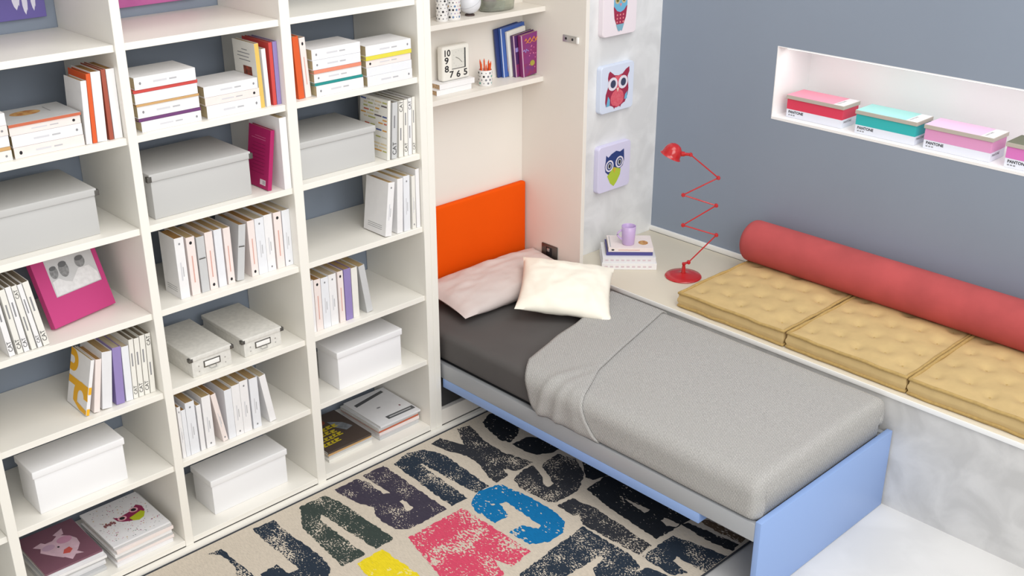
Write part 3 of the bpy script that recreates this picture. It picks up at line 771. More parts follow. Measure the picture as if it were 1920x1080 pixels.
row(6, 0.033, None, w6, 'row of eleven books in the middle bay', [
    (-1.2810, .0145, .226, 0, .165, 'white', 'slim white book', t1),
    (-1.2655, .0180, .206, 0, .155, 'bluew', 'short white book', None),
    (-1.2460, .0380, .230, 0, .165, 'bluew', 'thick white book', t1),
    (-1.2020, .0195, .203, 0, .155, 'white', 'short slim white book', None),
    (-1.1765, .0370, .228, 0, .165, 'white', 'thick white book', t2),
    (-1.1040, .0215, .225, -.033, .170, 'pink', 'off-white book leaning left', d_text(mark='lo')),
    (-1.0780, .0320, .220, 0, .160, 'bluew', 'plain bluish white book', None),
    (-1.0450, .0355, .227, 0, .165, 'white', 'white book', t2),
    (-1.0085, .0365, .233, 0, .165, 'white', 'white book with mark at top', t1),
    (-0.9645, .0370, .228, 0, .165, 'bluew', 'white book with mark at bottom', t2),
    (-0.8870, .0285, .224, -.032, .175, 'white', 'white leaning book', None)])
# magenta book and white binder
root = thing('book', (-0.797, 0.048, ZT[3] + .0004), 'magenta book with pink lettering leaning against the white binder', 'book', 'standing books beside the middle grey box')
root.rotation_euler = (0, math.atan2(.036, .232), 0); root.location = (-0.779, 0.038, ZT[3] + .0004)
book_parts(.017, .150, .232, bm_('magenta'), root, d_magenta)
for c in root.children: c.location.x -= .017
root = thing('binder', (-0.738, 0.010, ZT[3] + .0004), 'wide plain white binder standing right of the magenta book', 'binder', 'standing books beside the middle grey box')
book_parts(.031, .215, .280, bm_('white'), root, None)

# ------------------------------------------------------------------ lying paperbacks
def pile(shelf, x0, x1, y0, dp, where, group, layers, z0=None, nm='book'):
    """layers from the bottom: (thickness, colour, words, decoration, dx0, dx1)"""
    z = (ZT[shelf] if z0 is None else z0) + 0.0004
    for k, L in enumerate(layers):
        th, ck, words, deco = L[:4]; a, c = (L[4], L[5]) if len(L) > 5 else (0, 0)
        root = thing(nm, (x0 + a, y0 + 0.002 * ((k * 7) % 3 - 1), z), '%s %s' % (words, where), nm, group)
        book_parts(th - .0006, dp - 0.002 * (k % 3), (x1 + c) - (x0 + a), bm_(ck), root, deco, hard=True, lying=True)
        z += th
    return z
PALE = mat('pale_lettering', '#d3d3d8', .6)
def d_lie(dot=None, lines=True):
    def f(b, S, C, D_, th, dp, ht, e):
        if lines:
            S(rect(th * .42, ht * .30, th * .58, ht * .52), PALE); S(rect(th * .43, ht * .56, th * .56, ht * .68), LGREY)
        if dot == 'l': S(ell(th * .5, ht * .09, th * .18, .005, 10), BLACK)
        if dot == 'r': S(ell(th * .5, ht * .90, th * .18, .005, 10), BLACK)
        if dot == 'gl': S(ell(th * .5, ht * .09, th * .12, .004, 10), GREYP)
        if dot == 'gr': S(ell(th * .5, ht * .92, th * .12, .004, 10), GREYP)
    return f
def d_oval(b, S, C, D_, th, dp, ht, e):
    S(rect(0.0002, 0, th - .0002, ht), bm_('coral'))
    D_(ell(dp * .60, ht * .42, dp * .16, ht * .21, 24), mat('loaf_print', '#b06a34', .6, var=.3, vscale=50, var2='#d9b070'))
    D_(rect(dp * .45, ht * .72, dp * .80, ht * .735), GREYP)
wA = 'in the pile with the loaf picture'
pile(2, -1.700, -1.470, 0.034, 0.185, wA, 'lying paperbacks in the upper left bay', [
    (.0360, 'pink', 'bottom pinkish paperback', d_lie('l')), (.0385, 'white', 'thick white paperback', d_lie('gr')),
    (.0270, 'pink', 'pinkish paperback second from the top', d_lie('r'), -.002, 0), (.0105, 'grey', 'grey book with loaf picture, topmost', d_oval, -.004, .002)])
wA1 = 'in the upper left pile at the photo edge'
pile(2, -1.930, -1.708, 0.032, 0.17, wA1, 'paperbacks at the left edge, upper left bay', [
    (.0340, 'ivory', 'bottom cream paperback', d_lie('gr')), (.0110, 'tan', 'slim tan book', None), (.0370, 'bluew', 'bluish white paperback', d_lie()),
    (.0320, 'pink', 'pinkish white paperback', d_lie('gr')), (.0390, 'white', 'topmost white paperback', d_lie())])
wB = 'in the tall pile, upper middle bay'
pile(2, -1.272, -1.039, 0.034, 0.158, wB, 'tall pile of paperbacks in the upper middle bay', [
    (.0370, 'white', 'bottom white paperback', d_lie('gr'), .006, 0), (.0110, 'plum', 'slim plum purple book', None, 0, .002),
    (.0420, 'white', 'white paperback below the tan stripe', d_lie('gl')), (.0080, 'tan', 'slim tan book', None, -.003, 0),
    (.0370, 'bluew', 'white paperback under the red book', d_lie(None, False), -.004, -.002), (.0120, 'red', 'slim red book', None, -.006, .002),
    (.0430, 'white', 'topmost white paperback', d_lie('gl'), 0, -.004)])
wB2 = 'in the low pile of three'
pile(2, -1.019, -0.797, 0.031, 0.163, wB2, 'low pile of three paperbacks', [
    (.0470, 'white', 'bottom white paperback', d_lie('gr'), .002, 0), (.0290, 'pink', 'middle pinkish paperback with dark dot', d_lie('r')), (.0390, 'white', 'top white paperback', d_lie('gr'), 0, -.003)])
wC = 'in the left pile, upper right bay'
pile(2, -0.556, -0.338, 0.022, 0.150, wC, 'left pile of paperbacks in the upper right bay', [
    (.0420, 'white', 'bottom white paperback', d_lie('gl'), 0, .004), (.0105, 'teal', 'slim teal book', None, -.004, .003),
    (.0360, 'white', 'white paperback between the teal and orange stripes', d_lie('gl'), -.004, 0), (.0140, 'salmon', 'slim salmon orange book', None, -.006, -.002),
    (.0370, 'bluew', 'white paperback second from the top', d_lie('gl'), -.008, -.002), (.0410, 'white', 'topmost white paperback', d_lie('gl'), -.008, 0)])
wC2 = 'in the right pile, upper right bay'
pile(2, -0.322, -0.096, 0.012, 0.142, wC2, 'right pile of paperbacks in the upper right bay', [
    (.0410, 'white', 'bottom white paperback', d_lie('gr')), (.0340, 'bluew', 'plain white paperback, second from the bottom', d_lie(None, False)),
    (.0285, 'pink', 'pinkish paperback with a dark dot', d_lie('l'), 0, -.002), (.0160, 'lemon', 'lemon yellow book', None, -.002, 0), (.0410, 'white', 'topmost white paperback', d_lie('gr'), 0, 0)])

# ------------------------------------------------------------------ magazine piles on the bottom shelf
def d_pigface(b, S, C, D_, th, dp, ht, e):
    # cover seen from above: a = depth from the front edge, c = along the shelf
    F_ = mat('pale_pink_print', '#dcbccb', .5, var=.1, vscale=30); F2 = mat('rose_print', '#cf97b4', .5); N_ = mat('nose_print', '#cf5a52', .5)
    P = lambda q: D_([(dp * a, ht * c) for c, a in q], F_)
    P([(.18, .50), (.24, .60), (.34, .66), (.47, .66), (.60, .74), (.66, .70), (.76, .62), (.82, .50), (.80, .36), (.70, .24), (.56, .16), (.42, .20), (.30, .34)])
    P([(.14, .68), (.30, .72), (.36, .64), (.24, .58)]); P([(.54, .78), (.74, .86), (.70, .72), (.60, .70)])
    P([(.44, .20), (.66, .24), (.74, .12), (.62, .16), (.52, .08)])
    def Q(q, m, k=2): b.poly([(dp * a, ht * c) for c, a in q], m, (th + e * k, 0, 0), (0, 1, 0), (0, 0, 1))
    Q(ell(.64, .58, .13, .085, 16), F2); Q(ell(.34, .54, .11, .07, 16), mat('lilac_print', '#c9a7c0', .5))
    Q([(.46, .28), (.52, .36), (.62, .38), (.64, .30), (.56, .24)], N_); Q(ell(.48, .47, .02, .02, 8), BLACK)
def d_owlmag(b, S, C, D_, th, dp, ht, e):
    rnd = random.Random(11)
    cols = [mat('speck_' + c[1:], c, .6) for c in ('#c48aa8', '#8d8d93', '#c9a36a', '#7f9a8a', '#b04a72')]
    for k in range(190):
        a, c = rnd.uniform(.04, .96), rnd.uniform(.04, .96)
        r = rnd.uniform(.0012, .0030)
        D_(ell(dp * a, ht * c, r, r, 5), cols[rnd.randrange(5)])
    def Q(q, m, k=2): b.poly([(dp * a, ht * c) for c, a in q], m, (th + e * k, 0, 0), (0, 1, 0), (0, 0, 1))
    Q([(.36, .62), (.42, .57), (.66, .60), (.82, .70), (.88, .62), (.86, .50), (.78, .42), (.66, .37), (.56, .38), (.44, .44), (.38, .50)], mat('plum_print', '#8d2450', .5))
    Q([(.56, .46), (.80, .52), (.84, .46), (.76, .36), (.66, .33), (.58, .37)], mat('lime_print', '#b7c423', .5), 3)
    for cx, cy in ((.47, .52), (.72, .60)):
        Q(ell(cx, cy, .075, .058, 14), mat('pink_ring_print', '#eab0bd', .5), 4); Q(ell(cx, cy, .045, .036, 12), BLACK, 5)
    for k in range(5): Q(ell(.16 + .04 * k, .50 + .02 * (k % 2), .022, .04, 8), mat('bronze_print', '#8a5a5c', .5), 3)
def d_poster(b, S, C, D_, th, dp, ht, e):
    Yp = mat('ochre_lettering', '#c4b023', .5)
    Rr = random.Random(4)
    # rows of heavy yellow lettering
    for r_ in range(4):
        c = .06 + .03 * r_
        for k in range(4 + r_ % 2):
            w_ = Rr.uniform(.07, .12); a0 = .16 + .13 * r_ + Rr.uniform(-.01, .01)
            D_([(dp * a0, ht * c), (dp * (a0 + .095), ht * (c + .01)), (dp * (a0 + .09), ht * (c + w_)), (dp * (a0 + .055), ht * (c + w_ * .9)), (dp * (a0 + .05), ht * (c + w_ * .5)), (dp * (a0 + .03), ht * (c + w_ * .5)), (dp * (a0 + .028), ht * (c + w_)), (dp * (a0 + .002), ht * (c + w_))], Yp)
            c += w_ + .012
    def Q(q, m, k=1): b.poly([(dp * a, ht * c) for c, a in q], m, (th + e * k, 0, 0), (0, 1, 0), (0, 0, 1))
    Q(ell(.48, .80, .11, .085, 16), mat('face_print', '#84402a', .5, var=.4, vscale=60)); Q([(.62, .76), (.84, .60), (.92, .40), (.74, .36), (.62, .55)], mat('steel_print', '#7c8187', .5, var=.3, vscale=40))
def d_greycover(b, S, C, D_, th, dp, ht, e):
    G2 = mat('charcoal_band', '#57595c', .5)
    def Q(q, m, k=1): b.poly([(dp * a, ht * c) for c, a in q], m, (th + e * k, 0, 0), (0, 1, 0), (0, 0, 1))
    Q([(.10, .74), (.88, .86), (.88, .93), (.10, .82)], G2); Q([(.30, .10), (.97, .10), (.97, .20), (.30, .20)], G2)
    Q(ell(.80, .34, .02, .022, 10), mat('dark_red_dot', '#77243a', .5)); Q(ell(.42, .50, .05, .02, 10), GREYP)
    Q([(.36, .135), (.90, .135), (.90, .165), (.36, .165)], LGREY, 2)
def mags(x0, x1, y0, y1, where, group, layers, rots):
    z = ZT[7] + .0004
    for k, (th, ck, words, deco) in enumerate(layers):
        w, d = x1 - x0, y1 - y0
        r = math.radians(rots[k % len(rots)])
        root = thing('magazine', (x0 + 0.004 * ((k * 5) % 3 - 1), y0 + 0.004 * ((k * 3) % 4), z), '%s %s' % (words, where), 'magazine', group)
        root.rotation_euler = (0, 0, r)
        book_parts(th - .0004, d, w, bm_(ck), root, deco, pages=MAGP, hard=False, lying=True)
        z += th
def many(n, base, cols, top):
    out = []
    names = ['bottom', 'second', 'third', 'fourth', 'fifth', 'sixth', 'seventh', 'eighth']
    for k in range(n - 1): out.append((base[k % len(base)], cols[k % len(cols)], ('bottom magazine' if k == 0 else '%s magazine from the bottom' % names[k]), None))
    out.append(top); return out
mags(-1.855, -1.635, 0.052, 0.328, 'in the pile at the lower left', 'magazines piled at the lower left', many(7, (.013, .012, .014), ('grey', 'white', 'tex'), (.008, 'mauve', 'mauve magazine with a pink animal face, topmost', d_pigface)), (-1.5, 0.5, -0.5, 1))
mags(-1.603, -1.366, 0.026, 0.312, 'in the pile under the owl magazine', 'magazines piled under the owl magazine', many(7, (.015, .014, .013), ('white', 'pink', 'grey'), (.008, 'tex', 'speckled white magazine with an owl drawing, topmost', d_owlmag)), (1.2, -0.6, 0.4, 0.8))
mags(-0.592, -0.355, 0.068, 0.36, 'in the low pile, bottom right bay', 'magazines in the low pile of the right bay', many(4, (.014, .012), ('ivory', 'grey', 'tan'), (.010, 'dark', 'dark brown magazine with yellow lettering, topmost', d_poster)), (0.5, -0.5))
mags(-0.318, -0.086, 0.060, 0.350, 'in the pile next to the wall bed', 'magazines in the right pile of the right bay', many(5, (.015, .018, .012), ('grey', 'pink', 'coral'), (.010, 'tex', 'white magazine with charcoal bands, topmost', d_greycover)), (0.8, -0.8, 0.6))

# ------------------------------------------------------------------ storage boxes
def storage_box(shelf, x0, x1, y0, y1, h, lip, body_m, lid_m, label, name='storage_box', group=None, inset=0.006, corners=None, handle=False, z=None):
    zb = (ZT[shelf] if z is None else z) + .0004
    t = thing(name, ((x0 + x1) / 2, y0, zb), label, 'box', group)
    w, d = (x1 - x0) / 2, y1 - y0
    MB().box((-w + inset, inset, 0), (w - inset, d - inset, h - lip * .6), body_m, .002).build('body', t)
    lid = MB().box((-w, 0, h - lip), (w, d, h), lid_m, .0035, seg=3)
    lo_ = lid.build('lid', t)
    if corners:
        for sx in (-1, 1):
            c = MB(); c.box((sx * w - .008, -.0012, h - lip), (sx * w + .008, .016, h - lip * .25), corners, .001)
            c.build('corner_cap', lo_)
    if handle:
        c = MB(); zc = (h - lip) * .62
        c.box((-.036, inset - .002, zc - .014), (.036, inset, zc + .014), DMETAL, .0008)
        c.box((-.031, inset - .003, zc - .009), (.031, inset - .0015, zc + .010), mat('label_card', '#f2f1ee', .6), .0005)
        c.tube([(-.016, inset - .002, zc - .013), (-.012, inset - .012, zc - .020), (.012, inset - .012, zc - .020), (.016, inset - .002, zc - .013)], .002, CHROME, 8)
        c.build('label_holder', t)
        k_ = MB()
        for sx in (-.058, .058):
            for zz in (.02, zc): k_.lathe([(0, .002), (.0025, .0015), (.003, 0)], CHROME, 8, Matrix.Translation((sx * w / .09, inset, zz)) @ Matrix.Rotation(PI / 2, 4, 'X'))
        k_.build('rivets', t)
    return t
storage_box(3, -1.860, -1.448, 0.052, 0.350, .165, .026, BOXG, BOXG, 'large pale grey lidded box at the left edge of the bookcase', group='grey storage boxes', corners=DMETAL)
storage_box(3, -1.258, -0.850, 0.046, 0.343, .168, .028, BOXG, BOXG, 'large pale grey lidded box left of the magenta book', group='grey storage boxes', corners=DMETAL)
storage_box(3, -0.636, -0.262, 0.052, 0.333, .152, .026, BOXG, BOXG, 'pale grey lidded box left of the patterned magazines', group='grey storage boxes')
storage_box(6, -1.838, -1.493, 0.048, 0.209, .178, .028, BOXW, BOXW, 'white lidded box above the magazine piles in the left bay', group='white storage boxes')
storage_box(7, -1.166, -0.803, 0.066, 0.232, .164, .028, BOXW, BOXW, 'white lidded box on the bottom shelf of the middle bay', group='white storage boxes')
storage_box(6, -0.530, -0.176, 0.048, 0.211, .182, .030, BOXW, BOXW, 'white lidded box above the dark brown magazine in the right bay', group='white storage boxes')
storage_box(5, -1.200, -1.024, 0.030, 0.350, .088, .020, BOXT, BOXT, 'small pale lidded box with label holder, left one of the pair', group='small boxes with label holders', inset=.004, corners=DMETAL, handle=True)
storage_box(5, -0.968, -0.790, 0.040, 0.362, .081, .020, BOXT, BOXT, 'small pale lidded box with label holder, right one of the pair', group='small boxes with label holders', inset=.004, corners=DMETAL, handle=True)
# ------------------------------------------------------------------ pink photo frame
PINK = mat('magenta_frame', '#c23c7d', .55); PINKD = mat('magenta_frame_side', '#cf3f86', .55)
ang = math.atan2(.063, .253); k_ = 0.35; up = Vector((-math.sin(ang) * k_, math.cos(ang) * k_, 1)).normalized(); ex = Vector((math.cos(ang), math.sin(ang), 0))
nb = up.cross(ex) * -1  # pointing backwards
if nb.y < 0: nb = -nb
Mf = Matrix((ex, nb, up)).transposed().to_4x4(); Mf.translation = (-1.646, .107, ZT[4] + .0010 - min(0.0, nb.z) * .026)
t = thing('photo_frame', Mf.to_translation(), 'magenta photo frame with black and white portrait, leaning on the left bay shelf', 'photo frame')
t.matrix_world = Mf
FW, FH, FT = .261, .272, .026
x0, x1, z0, z1 = .050, .244, .098, .250
b = MB(); b.box((0, 0, 0), (x0, FT, FH), PINK, 0); b.box((x1, 0, 0), (FW, FT, FH), PINK, 0); b.box((x0, 0, 0), (x1, FT, z0), PINK, 0); b.box((x0, 0, z1), (x1, FT, FH), PINK, 0)
b.build('frame', t, smooth=False)
PH = mat('photo_grey', '#c9cbcc', .4, var=.05, vscale=20); PG = mat('photo_mid_grey', '#8b8d8e', .4, var=.3, vscale=90); PD = mat('photo_dark', '#66686a', .4); PW = mat('photo_light', '#e4e5e6', .4, var=.08, vscale=70)
b = MB(); b.box((x0 - .002, .003, z0 - .002), (x1 + .002, .006, z1 + .002), PH, 0)
pp = lambda q, m, l=1: b.poly([(x0 + (x1 - x0) * a, z0 + (z1 - z0) * c) for a, c in q], m, (0, .003 - .0003 * l, 0), (1, 0, 0), (0, 0, 1))
pp([(.03, .02), (.97, .02), (.97, .22), (.85, .44), (.62, .46), (.52, .34), (.42, .22), (.30, .28), (.18, .40), (.04, .36)], PW)
pp(ell(.13, .56, .085, .15, 16), PG, 2); pp(ell(.34, .56, .10, .19, 18), PG, 2); pp(ell(.70, .60, .105, .14, 18), PG, 2)
pp(ell(.34, .68, .085, .07, 14), PD, 3); pp(ell(.70, .68, .09, .06, 14), PD, 3); pp(ell(.13, .66, .07, .05, 12), PD, 3); pp(ell(.90, .95, .05, .04, 10), PD, 3)
b.build('photograph', t, smooth=False)

# pictures hanging on the wall behind the top row
VIO = mat('violet_print', '#6a5fa6', .5, var=.05, vscale=6); LIL = mat('pale_lilac_paint', '#e2dff0', .5)
b = MB(); b.box((-1.92, .404, 2.053), (-1.377, .4315, 2.30), VIO, .001, seg=1)
for (a, w_, c0) in ((-1.475, .030, 2.085), (-1.446, .020, 2.067), (-1.417, .018, 2.077), (-1.54, .014, 2.10), (-1.60, .02, 2.09)):
    b.poly([(a - w_ / 2, 2.29), (a - w_ / 2 * .8, c0 + .03), (a - w_ * .25, c0 + .012), (a, c0), (a + w_ * .3, c0 + .018), (a + w_ / 2 * .7, c0 + .012), (a + w_ / 2, c0 + .04), (a + w_ / 2, 2.29)], LIL, (0, .4036, 0), (1, 0, 0), (0, 0, 1))
tag(b.build('canvas_picture', smooth=False), 'violet canvas picture with white paint drips behind the top left shelf', 'picture')
b = MB(); b.box((-1.20, .404, 2.047), (-0.800, .4315, 2.30), mat('pink_canvas', '#cf6fae', .5, var=.1, vscale=5, var2='#a9508f'), .001, seg=1)
b.poly([(-1.10, 2.10), (-1.0, 2.07), (-.86, 2.10), (-.9, 2.16), (-1.05, 2.14)], mat('pale_pink_paint', '#e9a9cf', .5), (0, .4036, 0), (1, 0, 0), (0, 0, 1))
tag(b.build('canvas_picture', smooth=False), 'pink canvas picture behind the top shelf of the middle bay', 'picture')

# ------------------------------------------------------------------ things in the wall bed cabinet
zs = 1.4883
for k, (th, a, c, words) in enumerate(((.0250, .300, .512, 'lower'), (.0250, .318, .532, 'upper'))):
    root = thing('book', (a, .330, zs + .0253 * k), '%s white book lying under the square clock' % words, 'book', 'white books under the clock')
    book_parts(.0245, .092, c - a, bm_('white'), root, None, lying=True, pages=mat('brown_page_ends', '#b89a78', .8, var=.4, vscale=120))
zc = zs + .0510
t = thing('clock', (.440, .350, zc), 'square white clock with black numerals standing on two white books', 'clock')
CW = mat('clock_white', '#edeae2', .45)
b = MB(); b.box((-.084, 0, 0), (.084, .042, .160), CW, .012, seg=4); b.build('clock_body', t)
b = MB(); b.box((-.030, -.0012, .052), (.055, .0006, .142), mat('clock_face', '#dcdad2', .3), .0008)
for k in range(12):
    a = PI / 6 * k; b.poly(ell(.0125 + .034 * math.sin(a), .097 + .036 * math.cos(a), .0014, .0014, 6), GREYP, (0, -.0015, 0), (1, 0, 0), (0, 0, 1))
b.poly(rect(.047, .052, .055, .142), mat('clock_dark_bar', '#3f4142', .5), (0, -.0016, 0), (1, 0, 0), (0, 0, 1))  # dark bar along the right edge of the dial
b.poly(rect(-.030, .0515, .052, .0545), mat('clock_dark_bar', '#3f4142', .5), (0, -.0016, 0), (1, 0, 0), (0, 0, 1))
b.build('dial', t, smooth=False)
b = MB()
b.tube([(.0125, -.003, .097), (-.006, -.003, .106)], .0009, DMETAL, 6); b.tube([(.0125, -.003, .097), (.032, -.003, .078)], .0007, DMETAL, 6); b.build('hands', t)
b = MB()
for s_, x, z in (('10', -.076, .118), ('9', -.070, .084), ('8', -.070, .046), ('7', -.042, .018), ('6', .000, .015), ('5', .044, .018)):
    b.text(s_, .043, BLACK, (x - .003, -.0008, z - .002), (1.0 if s_ == '10' else 1.2, 0, 0), (0, 0, .95), bold=.022)
b.build('numerals', t, smooth=False)
def dotted(b, r, z0, z1, seed, cols, n=9, rad=.0035, square=None):
    rnd = random.Random(seed)
    rowsn = max(2, int((z1 - z0) / .0145))
    for q in range(rowsn):
        for p in range(n):
            a = 2 * PI * (p + .5 * (q % 2)) / n; z = z0 + (q + .5) * (z1 - z0) / rowsn
            rr = rad * rnd.choice((.6, .8, 1.25)); c = Vector((math.cos(a), math.sin(a), 0)); tg = Vector((-math.sin(a), math.cos(a), 0))
            b.poly([(rr * math.cos(2 * PI * j / 8), rr * math.sin(2 * PI * j / 8)) for j in range(8)], cols[rnd.randrange(len(cols))], Vector((0, 0, z)) + c * (r + .0005), tg, (0, 0, 1))
PORC = mat('white_porcelain', '#f1f0ef', .3)
DC = [BLACK, mat('teal_dot', '#5fae9c', .5), BLACK, mat('grey_dot', '#7d7f86', .5)]
t = thing('pencil_cup', (.607, .338, zs), 'small dotted white cup holding orange pencils on the cabinet shelf', 'cup')
b = MB(); b.lathe([(0, .0), (.031, .0), (.033, .003), (.033, .074), (.031, .074), (.031, .006), (0, .006)], PORC, 28); dotted(b, .033, .006, .070, 3, DC, 10, .0042); b.build('cup_body', t, angle=40)
rnd = random.Random(5)
for k in range(8):
    a = 2 * PI * k / 8 + .2; q = rnd.uniform(.010, .022)
    root = thing('pencil', (.607 + q * math.cos(a), .338 + q * math.sin(a), zs + .0065), 'orange pencil standing in the dotted cup on the cabinet shelf', 'pencil', 'orange pencils in the cup')
    root.rotation_euler = (-.10 * math.sin(a), .10 * math.cos(a), 0)
    h = rnd.uniform(.098, .114)
    MB().lathe([(0, 0), (.0036, 0), (.0036, h - .012), (.0012, h - .002)], mat('pencil_orange', '#e2571a', .5), 6).build('barrel', root)
    MB().lathe([(.0012, h - .002), (0, h)], mat('pencil_lead', '#5a2a18', .5), 6).build('tip', root)
# books at the right end of the cabinet's lower shelf (covers face the room)
def facing(x0, x1, y0, th, h, lean, cov, label, deco=None, pages=None):
    root = thing('book', (x0, y0, zs), label, 'book', 'books at the right end of the cabinet shelf')
    root.rotation_euler = (0, math.atan2(lean, h), 0)
    w = x1 - x0
    b = MB(); ct = .0015
    b.box((0, 0, 0), (w, ct, h), cov, 0); b.box((0, th - ct, 0), (w, th, h), cov, 0); b.box((0, ct, 0), (ct, th - ct, h), cov, 0)
    if deco:
        deco(b, w, h, th)
    b.build('cover', root, smooth=False)
    MB().box((ct, ct, .003), (w - .003, th - ct, h - .003), pages or PAGES).build('pages', root, smooth=False)
def front(b): return lambda q, m, l=1: b.poly(q, m, (0, -.0003 * l, 0), (1, 0, 0), (0, 0, 1))
def dk_purple(b, w, h, th):
    F = front(b); rnd = random.Random(8)
    F(rect(.02 * w, .0, .06 * w, h), mat('faded_spine_line', '#c9a9bd', .5))
    F(rect(.06 * w, .0, w, .30 * h), mat('wine_print', '#8c2b50', .5, var=.4, vscale=40, var2='#6b2f78'), 1)
    OL2 = mat('orange_lettering', '#d98a3c', .5); LL2 = mat('lilac_lettering', '#9d8fd0', .5)
    b.tube([(.026 + .009 * k, -.0008, h * .85 + .011 * math.sin(2.1 * k)) for k in range(12)], .0026, OL2, 6)
    b.tube([(.032 + .009 * k, -.0008, h * .79 + .004 * math.sin(1.7 * k)) for k in range(10)], .0014, OL2, 6)
    b.tube([(.012 + .007 * k, -.0008, h * .62 + .009 * math.sin(2.4 * k)) for k in range(6)], .0024, LL2, 6)
    for k in range(16):
        x, z = rnd.uniform(.3 * w, .95 * w), rnd.uniform(.1 * h, .7 * h); F(ell(x, z, .003, .003, 6), mat('pink_star_print', '#d77aa0', .5), 2)
    F(ell(w * .45, h * .28, .016, .014, 12), mat('olive_print', '#a39a3c', .5), 3)
    F([(.62 * w, 0), (.70 * w, 0), (.98 * w, .26 * h), (.98 * w, .34 * h)], mat('pale_band_print', '#b9b6a4', .5), 3)
    F([(.72 * w, 0), (w, 0), (w, .26 * h)], mat('dark_corner_print', '#4d4a55', .5), 3)
def dk_purple2(b, w, h, th):
    F = front(b); F(rect(0, 0, .05 * w, h), mat('faded_spine_line', '#c9a9bd', .5))
    F(rect(.05 * w, .0, w, .3 * h), mat('wine_print', '#8c2b50', .5)); F(rect(.07 * w, .60 * h, .3 * w, .70 * h), mat('lilac_lettering', '#9d8fd0', .5), 2)
def dk_blue(b, w, h, th):
    F = front(b); F(rect(0, 0, .04 * w, h), mat('pale_blue_spine', '#c3d0ea', .5)); F([(.18 * w, .10 * h), (.34 * w, .10 * h), (.34 * w, .72 * h), (.18 * w, .72 * h)], mat('ship_print', '#b9c6cf', .5, var=.3, vscale=50, var2='#b06a58'), 2)
facing(.838, .988, .318, .020, .203, -.020, mat('cover_violet2', '#7b2f78', .45, var=.2, vscale=14, var2='#8a2a5e'), 'purple paperback with orange title, in front at the end of the cabinet shelf', dk_purple)
facing(.814, .960, .343, .018, .203, -.022, mat('cover_violet3', '#4f2c64', .45), 'dark purple paperback just behind the front purple one', dk_purple2)
facing(.800, .925, .366, .011, .222, -.028, bm_('ivory'), 'cream book between the purple and the blue books')
facing(.768, .928, .380, .014, .238, -.024, bm_('blue'), 'large blue book with pale spine behind the cream book', dk_blue)
facing(.748, .905, .397, .009, .236, -.026, bm_('navy'), 'navy book at the back of the cabinet shelf row', None)
zu = 1.8263
DC2 = [BLACK, mat('rose_dot', '#c78a9a', .5), mat('mauve_dot', '#a58fb8', .5), mat('blue_dot', '#6a86ac', .5), mat('ochre_dot', '#a98a58', .5)]
t = thing('dotted_vase', (.330, .315, zu), 'narrow white vase with black dots half hidden by the upright', 'vase')
b = MB(); b.lathe([(0, 0), (.024, 0), (.026, .003), (.026, .130), (.024, .130), (.024, .006), (0, .006)], PORC, 28); dotted(b, .026, .006, .128, 6, [BLACK, GREYP], 9, .0042); b.build('vase_body', t, angle=40)
t = thing('dotted_vase', (.396, .318, zu), 'wider white vase with small coloured dots on the upper cabinet shelf', 'vase')
b = MB(); b.lathe([(0, 0), (.033, 0), (.035, .003), (.035, .150), (.033, .150), (.033, .006), (0, .006)], PORC, 32); dotted(b, .035, .006, .148, 9, DC2, 14, .004); b.build('vase_body', t, angle=40)
t = thing('ball_lamp', (.508, .330, zu), 'round white globe on a small dark foot on the upper cabinet shelf', 'ornament')
b = MB(); b.lathe([(0, 0), (.022, 0), (.022, .006), (.014, .009), (0, .009)], mat('dark_bronze', '#4a3a36', .5), 24); b.build('foot', t, angle=40)
b = MB(); b.lathe([(.052 * math.sin(PI * k / 20), .060 - .052 * math.cos(PI * k / 20)) for k in range(21)], mat('satin_white_globe', '#e6e8ee', .35), 36)
b.tube([(.0525 * math.cos(a) * math.cos(.5), .0525 * math.sin(a), .060 + .0525 * math.cos(a) * math.sin(.5)) for a in [2 * PI * j / 40 for j in range(40)]], .0007, LGREY, 5, closed=True)
b.build('globe', t, angle=70)
GL = mat('greenish_glass', '#dfe3d8', .05, trans=.85)
t = thing('glass_tray', (.70, .355, zu), 'low clear glass dish on the upper cabinet shelf', 'dish')
b = MB()
b.lathe([(0, 0), (.085, 0), (.095, .004), (.100, .05), (.097, .05), (.092, .008), (0, .008)], GL, 40, Matrix.Scale(.62, 4, (0, 1, 0)))
b.build('dish_body', t, angle=40)
b = MB(); b.lathe([(.032 * math.sin(PI * k / 16), .032 - .032 * math.cos(PI * k / 16)) for k in range(17)], mat('smoky_grey_stone', '#8f8784', .5, var=.2, vscale=30), 28)
tag(b.build('stone_ball', loc=(.655, .355, zu + .0085), angle=70), 'smoky grey stone ball lying in the glass dish', 'ornament')

# ------------------------------------------------------------------ owl canvases on the concrete pier
def rounded_slab(b, w, h, dp, r, m):
    i = b.mi(m); ring = []
    for cx, cz, a0 in ((w / 2 - r, h / 2 - r, 0), (-w / 2 + r, h / 2 - r, PI / 2), (-w / 2 + r, -h / 2 + r, PI), (w / 2 - r, -h / 2 + r, 1.5 * PI)):
        for k in range(7): ring.append((cx + r * math.cos(a0 + PI / 2 * k / 6), cz + r * math.sin(a0 + PI / 2 * k / 6)))
    lay = [(1.0, 0.0), (1.0, -dp + .005), (.992, -dp + .0015), (.978, -dp)]
    R_ = [[b.bm.verts.new((x * s, y, z * s)) for x, z in ring] for s, y in lay]; n = len(ring)
    for A, B in zip(R_, R_[1:]):
        for k in range(n): f = b.bm.faces.new((A[k], A[(k + 1) % n], B[(k + 1) % n], B[k])); f.material_index = i
    b.bm.faces.new(R_[0]).material_index = i; b.bm.faces.new(R_[-1][::-1]).material_index = i
